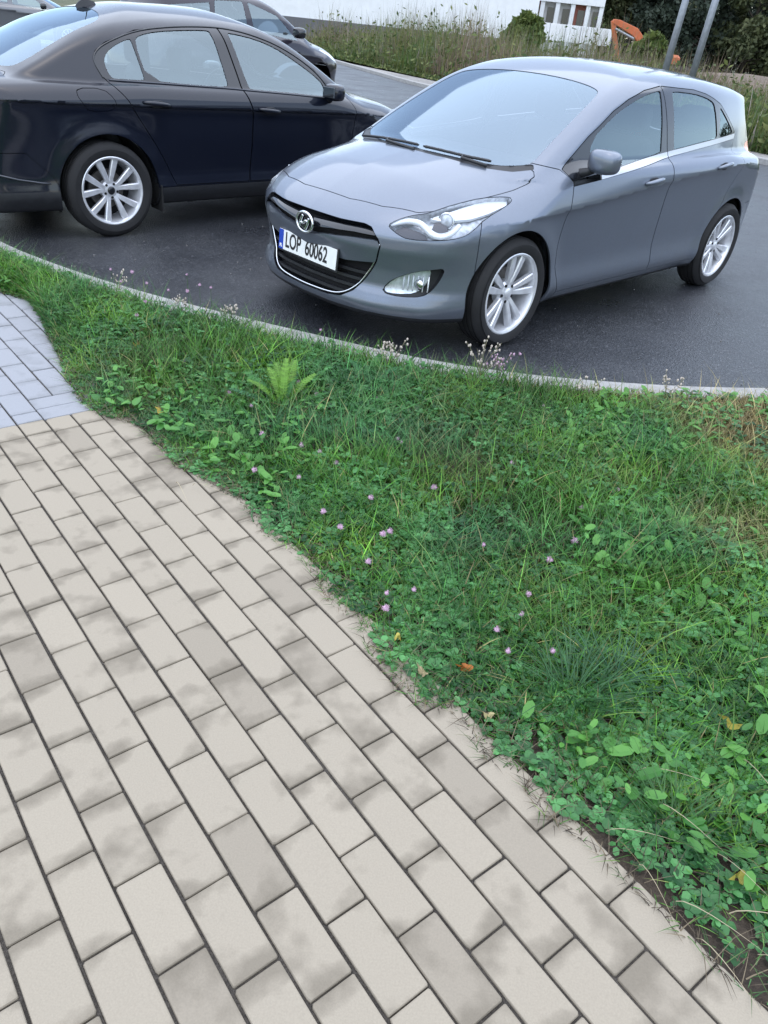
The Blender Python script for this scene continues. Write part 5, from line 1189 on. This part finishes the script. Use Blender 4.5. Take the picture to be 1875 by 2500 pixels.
# ---------------------------------------------------------------- background
M['reed'] = leafmat('tall_weeds', trans=.25, rough=.7); M['foliage'] = leafmat('tree_foliage', trans=.2, rough=.7)
def reeds(name, A, B, depth, n, hmin, hmax, label, seed, green=.5, lean=.35):
    global rng
    keep = rng; rng = np.random.default_rng(seed); t = rng.random(n); dd = rng.random(n)**1.4*depth; A, B = np.array(A), np.array(B); d = (B-A)/np.linalg.norm(B-A); nrm = np.array([d[1], -d[0]])
    if nrm[1] < 0: nrm = -nrm
    P = A+(B-A)*t[:, None]+nrm*dd[:, None]; h = (hmin+(hmax-hmin)*rng.random(n)**1.3)*(.30+.75*vnoise(P[:, 0], P[:, 1], .45, seed)+.45*vnoise(P[:, 0], P[:, 1], 1.3, seed+2))*(.45+.55*np.clip(dd/1.2, 0, 1))
    g = np.clip(vnoise(P[:, 0], P[:, 1], .35, seed+5)*1.6-.8+green+rng.normal(0, .2, n)-.25*np.clip(h/hmax, 0, 1)-.0, 0, 1)
    c = mixcol((.22, .165, .115), (.075, .14, .032), g); pk = rng.random(n) < .10; c[pk] = (.30, .26, .23); yl = rng.random(n) < .15; c[yl] = (.19, .20, .05); c = c*(1+rng.normal(0, .2, n))[:, None].clip(.5, 1.6)
    v, tt, cc = blades(np.c_[P, np.full(n, -.02)], h, .012+.016*rng.random(n), .05+lean*rng.random(n), c, segs=4)
    m = int(n*.8); j = rng.integers(0, n, m); q_ = np.c_[P[j]+rng.normal(0, .12, (m, 2)), h[j]*(.1+.75*rng.random(m))]; a = rng.normal(0, 1, (m, 3)); a /= np.linalg.norm(a, axis=1)[:, None]; b2 = np.cross(a, rng.normal(0, 1, (m, 3))); b2 /= np.linalg.norm(b2, axis=1)[:, None]; s_ = (.03+.06*rng.random(m))[:, None]
    lv = np.stack([q_-a*s_*1.4, q_+b2*s_*.6, q_+a*s_*1.4, q_-b2*s_*.6], 1).reshape(-1, 3); lc = np.repeat(mixcol((.045, .085, .022), (.17, .19, .06), rng.random(m)**1.3), 4, 0); bi = np.arange(m)[:, None]*4+len(v)
    v = np.concatenate([v, lv]); tt = np.concatenate([tt, bi+[0, 1, 2], bi+[0, 2, 3]]); cc = np.concatenate([cc, lc])
    rng = keep; o = obj_np(name, v, tt, M['reed'], smooth=False, col=cc); tag(o, label, 'weeds', kind='stuff')
reeds('tall_weeds', (1.6, 26.4), (-7.0, 45), 9, 16000, .7, 2.3, 'tall brown and green weeds on the bank behind the far kerb', 31, .62)
reeds('tall_weeds', (7.3, 15.6), (.9, 25.3), 8, 15000, .5, 1.6, 'tall yellow-green weeds behind the roof of the hatchback', 32, .75)
reeds('tall_weeds', (12, 9.5), (6.9, 15.6), 9, 11000, .6, 1.9, 'tall dry weeds right of the hatchback tail', 33, .75)
reeds('low_weeds', (9.5, 12.2), (3.8, 22.4), 1.2, 12000, .12, .45, 'low green growth along the far kerb', 34, 1.0, .8)
reeds('far_weeds', (-10, 46), (30, 34), 14, 7000, .4, 1.2, 'far belt of rough weeds before the building site', 35, .45)
reeds('low_weeds', (1.9, 26.0), (-7.0, 42.5), 1.0, 6000, .15, .5, 'low green growth at the back of the pale far path', 36, 1.0, .8)
# raised earth behind
eb = MB(); V = []; nx_, ny_ = 40, 10
for i in range(nx_):
    for j in range(ny_):
        X = -5+60*i/(nx_-1); Y = 40+26*j/(ny_-1); V.append((X, Y, -.05+(.9*math.sin(math.pi*j/(ny_-1))*(.5+.5*math.sin(X*.35+1)))*(1 if X > 14 else .35)))
eb.add(V, [(i*ny_+j, (i+1)*ny_+j, (i+1)*ny_+j+1, i*ny_+j+1) for i in range(nx_-1) for j in range(ny_-1)]); o = eb.build('earth_mound', soil_mat('bare_earth', (.10, .075, .055), (.16, .12, .09), (.20, .15, .11), .5, 8), smooth=True); tag(o, kind='structure')
# long white hall
YH = 72.0; pA, pB = far(735, 22, YH), far(1275, 75, YH); b0 = -.1
hall = empty('white_hall', (pA[0]-14, YH, 0), 0, 'long low white hall behind the weeds', 'building'); W_ = pB[0]-pA[0]+15
h_ = MB(); h_.box((W_/2, 6, 3.9), (W_, 12, 5.4)); h_.build('wall', M['plain_white'], hall)
h_ = MB(); h_.box((W_/2, 5.94, .6), (W_-.1, 12, 1.2)); h_.build('plinth', simple('grey_plinth', (.12, .12, .13), .8), hall)
h_ = MB(); h_.box((W_/2, 6, 6.75), (W_+.6, 12.6, .3)); h_.build('roof', simple('roof_sheet', (.45, .46, .48), .5), hall)
for k in range(0):
    wn = MB(); wn.box((2.5+k*4.6, -.03, 4.6), (2.2, .06, 1.2)); wn.build('window', M['window_dark'], hall)
# block under construction
YB = 88.0; L_, R_ = far(1170, 60, YB), far(1462, 70, YB); wB = R_[0]-L_[0]
bl = empty('unfinished_block', (L_[0], YB, 0), math.radians(-4), 'pale concrete block under construction with red brick infill', 'building')
for k, z in enumerate((2.0, 4.9, 7.8, 10.7)):
    s = MB(); s.box((wB/2, 5, z), (wB, 10, .75), None); s.build('floor_slab', M['plain_white'], bl)
nb = 8
for k in range(nb):
    for z in (3.45, 6.35, 9.25):
        x_ = wB*(k+.5)/nb; w_ = wB/nb
        q = MB(); q.box((x_, .75, z), (w_*.98, .2, 2.15)); q.build('infill_panel', M['brickred'] if (k+int(z)) % 3 == 0 else M['concrete'], bl)
        q = MB(); q.box((x_+.1*w_, .62, z-.1), (w_*.45, .12, 1.5)); q.build('window', M['window_dark'], bl)
for k in range(nb+1):
    q = MB(); q.box((min(max(wB*k/nb, .2), wB-.2), .3, 5.6), (.4, .4, 11.4)); q.build('column', M['plain_white'], bl)
q = MB(); q.box((wB/2, 5, .8), (wB-.4, 9.4, 1.7)); q.build('base', M['concrete'], bl)
# white site hoarding in panels
Yh = 66.0; a, b_ = far(1300, 92, Yh), far(1492, 96, Yh); hz0 = a[2]-.05; top = far(1400, 62, Yh)[2]
hd = empty('site_hoarding', (a[0], Yh, 0), 0, 'white site hoarding beside the orange excavator', 'fence'); npn = 5; pw = (b_[0]-a[0])/npn
for k in range(npn):
    q = MB(); q.box((pw*(k+.5), 0, (hz0+top)/2), (pw-.04, .06, top-hz0), None, .01); q.build('panel', M['plain_white'], hd)
for k in range(npn+1):
    q = MB(); q.box((pw*k, .08, top/2), (.08, .08, top)); q.build('post', M['galv'], hd)
# excavator
Ye = 60.0; e0 = far(1545, 150, Ye); ex = empty('excavator', (e0[0], Ye, 0), 0, 'orange excavator half hidden by the weeds, arm raised', 'excavator')
def Lp(px, py): p = far(px, py, Ye); return np.array([p[0]-e0[0], 0, p[2]])
def arm(name, pts, wid, w_):
    mb = MB(); V = []; F = []; m = len(pts)
    for i, p in enumerate(pts):
        t_ = pts[min(i+1, m-1)]-pts[max(i-1, 0)]; t_ /= np.linalg.norm(t_); n_ = np.array([-t_[2], 0, t_[0]]); r = wid[i]/2
        for s, q_ in ((1, -w_/2), (1, w_/2), (-1, w_/2), (-1, -w_/2)): V.append(p+n_*s*r+np.array([0, q_, 0]))
    for i in range(m-1):
        for k in range(4): F.append((i*4+k, i*4+(k+1) % 4, (i+1)*4+(k+1) % 4, (i+1)*4+k))
    F += [(3, 2, 1, 0), tuple((m-1)*4+k for k in range(4))]; return mb.add(V, F).build(name, M['orange'], ex, bevel=.03)
arm('boom', [Lp(1585, 160), Lp(1572, 110), Lp(1550, 78), Lp(1510, 56), Lp(1496, 52)], [.40, .46, .48, .36, .26], .40)
arm('stick', [Lp(1497, 50), Lp(1500, 90), Lp(1506, 128)], [.28, .30, .22], .3)
arm('bucket', [Lp(1506, 128), Lp(1500, 150), Lp(1512, 168)], [.25, .6, .4], .7)
q = MB(); q.tube([Lp(1500, 70)+np.array([0, -.3, 0]), Lp(1545, 95)+np.array([0, -.3, 0])], .08, 8); q.build('hydraulic_ram', M['galv'], ex)
q = MB(); q.box((1.9, .6, 1.0), (2.2, 2.2, .8), None, .15); q.build('engine_housing', M['orange'], ex)
q = MB(); q.box((1.0, -.1, 1.5), (1.1, 1.0, 1.3), None, .1); q.build('cab', M['window_dark'], ex)
for yy in (-.9, 1.5):
    q = MB(); q.box((1.9, yy, .45), (3.8, .6, .85), None, .35); q.build('track', M['rubber'], ex)
# two steel posts
for (px, py, tx, lab) in ((1620, 175, 0, 'left one of two thin grey steel posts behind the hatchback roof'), (1684, 195, 0, 'right one of two thin grey steel posts behind the hatchback roof')):
    b = far(px, py, 21.0); e = empty('steel_post', (b[0]-.02, 21.0, -.03), 0, lab, 'post', 'thin steel posts'); q = MB(); q.tube([(0, 0, 0), (.10, 0, 2.4), (.22, 0, 5.2)], [.085, .08, .075], 12); q.build('tube', M['galv'], e, smooth=True)
    q = MB(); q.lathe([(.001, .045), (.10, .045), (.13, .03), (.13, 0)], 16, 'z'); q.build('foot_plate', M['galv'], e)
    q = MB(); q.lathe([(.001, 5.26), (.06, 5.25), (.085, 5.2)], 12, 'z', c=(.22, 0, 0)); q.build('cap', M['galv'], e)
# trees ----------------------------------------------------------------------
def tree(X, Y, H, R_, label, seed, dark=(.022, .040, .018), lite=(.060, .085, .035)):
    global rng
    keep = rng; rng = np.random.default_rng(seed); e = empty('tree', (X, Y, 0), 0, label, 'tree', 'trees behind the building site'); tk = MB()
    tk.tube([(0, 0, -.2), (.1, 0, H*.3), (-.1, .1, H*.6), (0, 0, H*.92)], [.28, .22, .14, .04], 8); cl = []
    for k in range(24):
        a = rng.random()*6.28; z = H*(.07+.8*rng.random()); r = R_*(.35+.6*rng.random())*(1.15-.7*z/H); p = np.array([math.cos(a)*r, math.sin(a)*r, z]); tk.tube([(0, 0, z*.75), p*.6+np.array([0, 0, z*.32]), p], [.09, .06, .02], 5, False); cl.append((p, R_*(.28+.22*rng.random())))
    cl.append((np.array([0, 0, H*.9]), R_*.35)); tk.build('trunk', M['bark'], e, smooth=True); Vs = []; Cs = []
    for p, r in cl:
        n = 260; d = rng.normal(0, 1, (n, 3)); d /= np.linalg.norm(d, axis=1)[:, None]; q_ = p+d*(r*rng.random(n)**.4)[:, None]*np.array([1, 1, .8])
        cc = mixcol(dark, lite, np.clip(rng.random(n)*.7+.3*rng.random(), 0, 1)); s = .16+.16*rng.random(n); a = rng.normal(0, 1, (n, 3)); a /= np.linalg.norm(a, axis=1)[:, None]; b2 = np.cross(a, rng.normal(0, 1, (n, 3))); b2 /= np.linalg.norm(b2, axis=1)[:, None]
        Vs.append(np.stack([q_-a*s[:, None], q_+b2*s[:, None]*.6, q_+a*s[:, None], q_-b2*s[:, None]*.6], 1).reshape(-1, 3)); Cs.append(np.repeat(cc, 4, 0))
    V = np.concatenate(Vs); T = np.arange(len(V)).reshape(-1, 4); obj_np('crown', V, T, M['foliage'], e, smooth=False, col=np.concatenate(Cs)); rng = keep
TR = [(1475, 96, 11, 3.6, 'leftmost dark tree, just right of the unfinished block'), (1530, 104, 13, 4.2, 'tall dark tree behind the excavator arm'), (1590, 92, 9, 3.4, 'rounded tree behind the left steel post'), (1650, 100, 12, 4.2, 'dark tree between the two steel posts'), (1710, 90, 10, 3.6, 'grey-green tree right of the right steel post'), (1765, 98, 13, 4.4, 'dense dark tree in the right background'), (1825, 88, 10, 3.8, 'second tree from the right picture edge'), (1885, 94, 12, 4.4, 'tree at the right picture edge'), (1950, 90, 11, 4.2, 'tree beyond the right picture edge'), (1560, 118, 15, 5, 'far tree rising behind the leftmost trees'), (1740, 120, 15, 5.2, 'far tall tree behind the dense dark one'), (1860, 118, 15, 5, 'far tree behind the right edge pair')]
for i, (px, Y, H, r, lab) in enumerate(TR):
    p = far(px, 120, Y); tree(p[0], Y, H, r, lab, 100+i, *(((.018, .030, .022), (.045, .062, .04)) if i % 3 else ((.03, .045, .02), (.09, .10, .04))))
for i, (px, Y, H, r, lab) in enumerate([(1275, 50, 2.6, 1.1, 'green bush in the weeds above the hatchback roof'), (1590, 44, 2.2, 1.0, 'yellowing bush in front of the excavator')]):
    p = far(px, 120, Y); e_ = tree(p[0], Y, H, r, lab, 150+i, (.05, .09, .025), (.14, .17, .04))

# unseen trees added past the right edge to darken reflections in the car flanks
for i, (X, Y, H, r) in enumerate([(30, 34, 12, 4.6), (33, 24, 13, 5), (29, 15, 11, 4.6), (34, 8, 13, 5), (28, 0, 11, 4.6), (31, -8, 13, 5), (26, -16, 12, 5), (36, 16, 15, 5.4), (20, -22, 12, 5), (36, -2, 15, 5.2)]):
    tree(X*2.0, Y*1.5, H*.85, r*1.3, 'tree %s of the unseen trees added past the right picture edge to darken car reflections' % ['one', 'two', 'three', 'four', 'five', 'six', 'seven', 'eight', 'nine', 'ten'][i], 300+i, (.020, .034, .018), (.055, .075, .035))
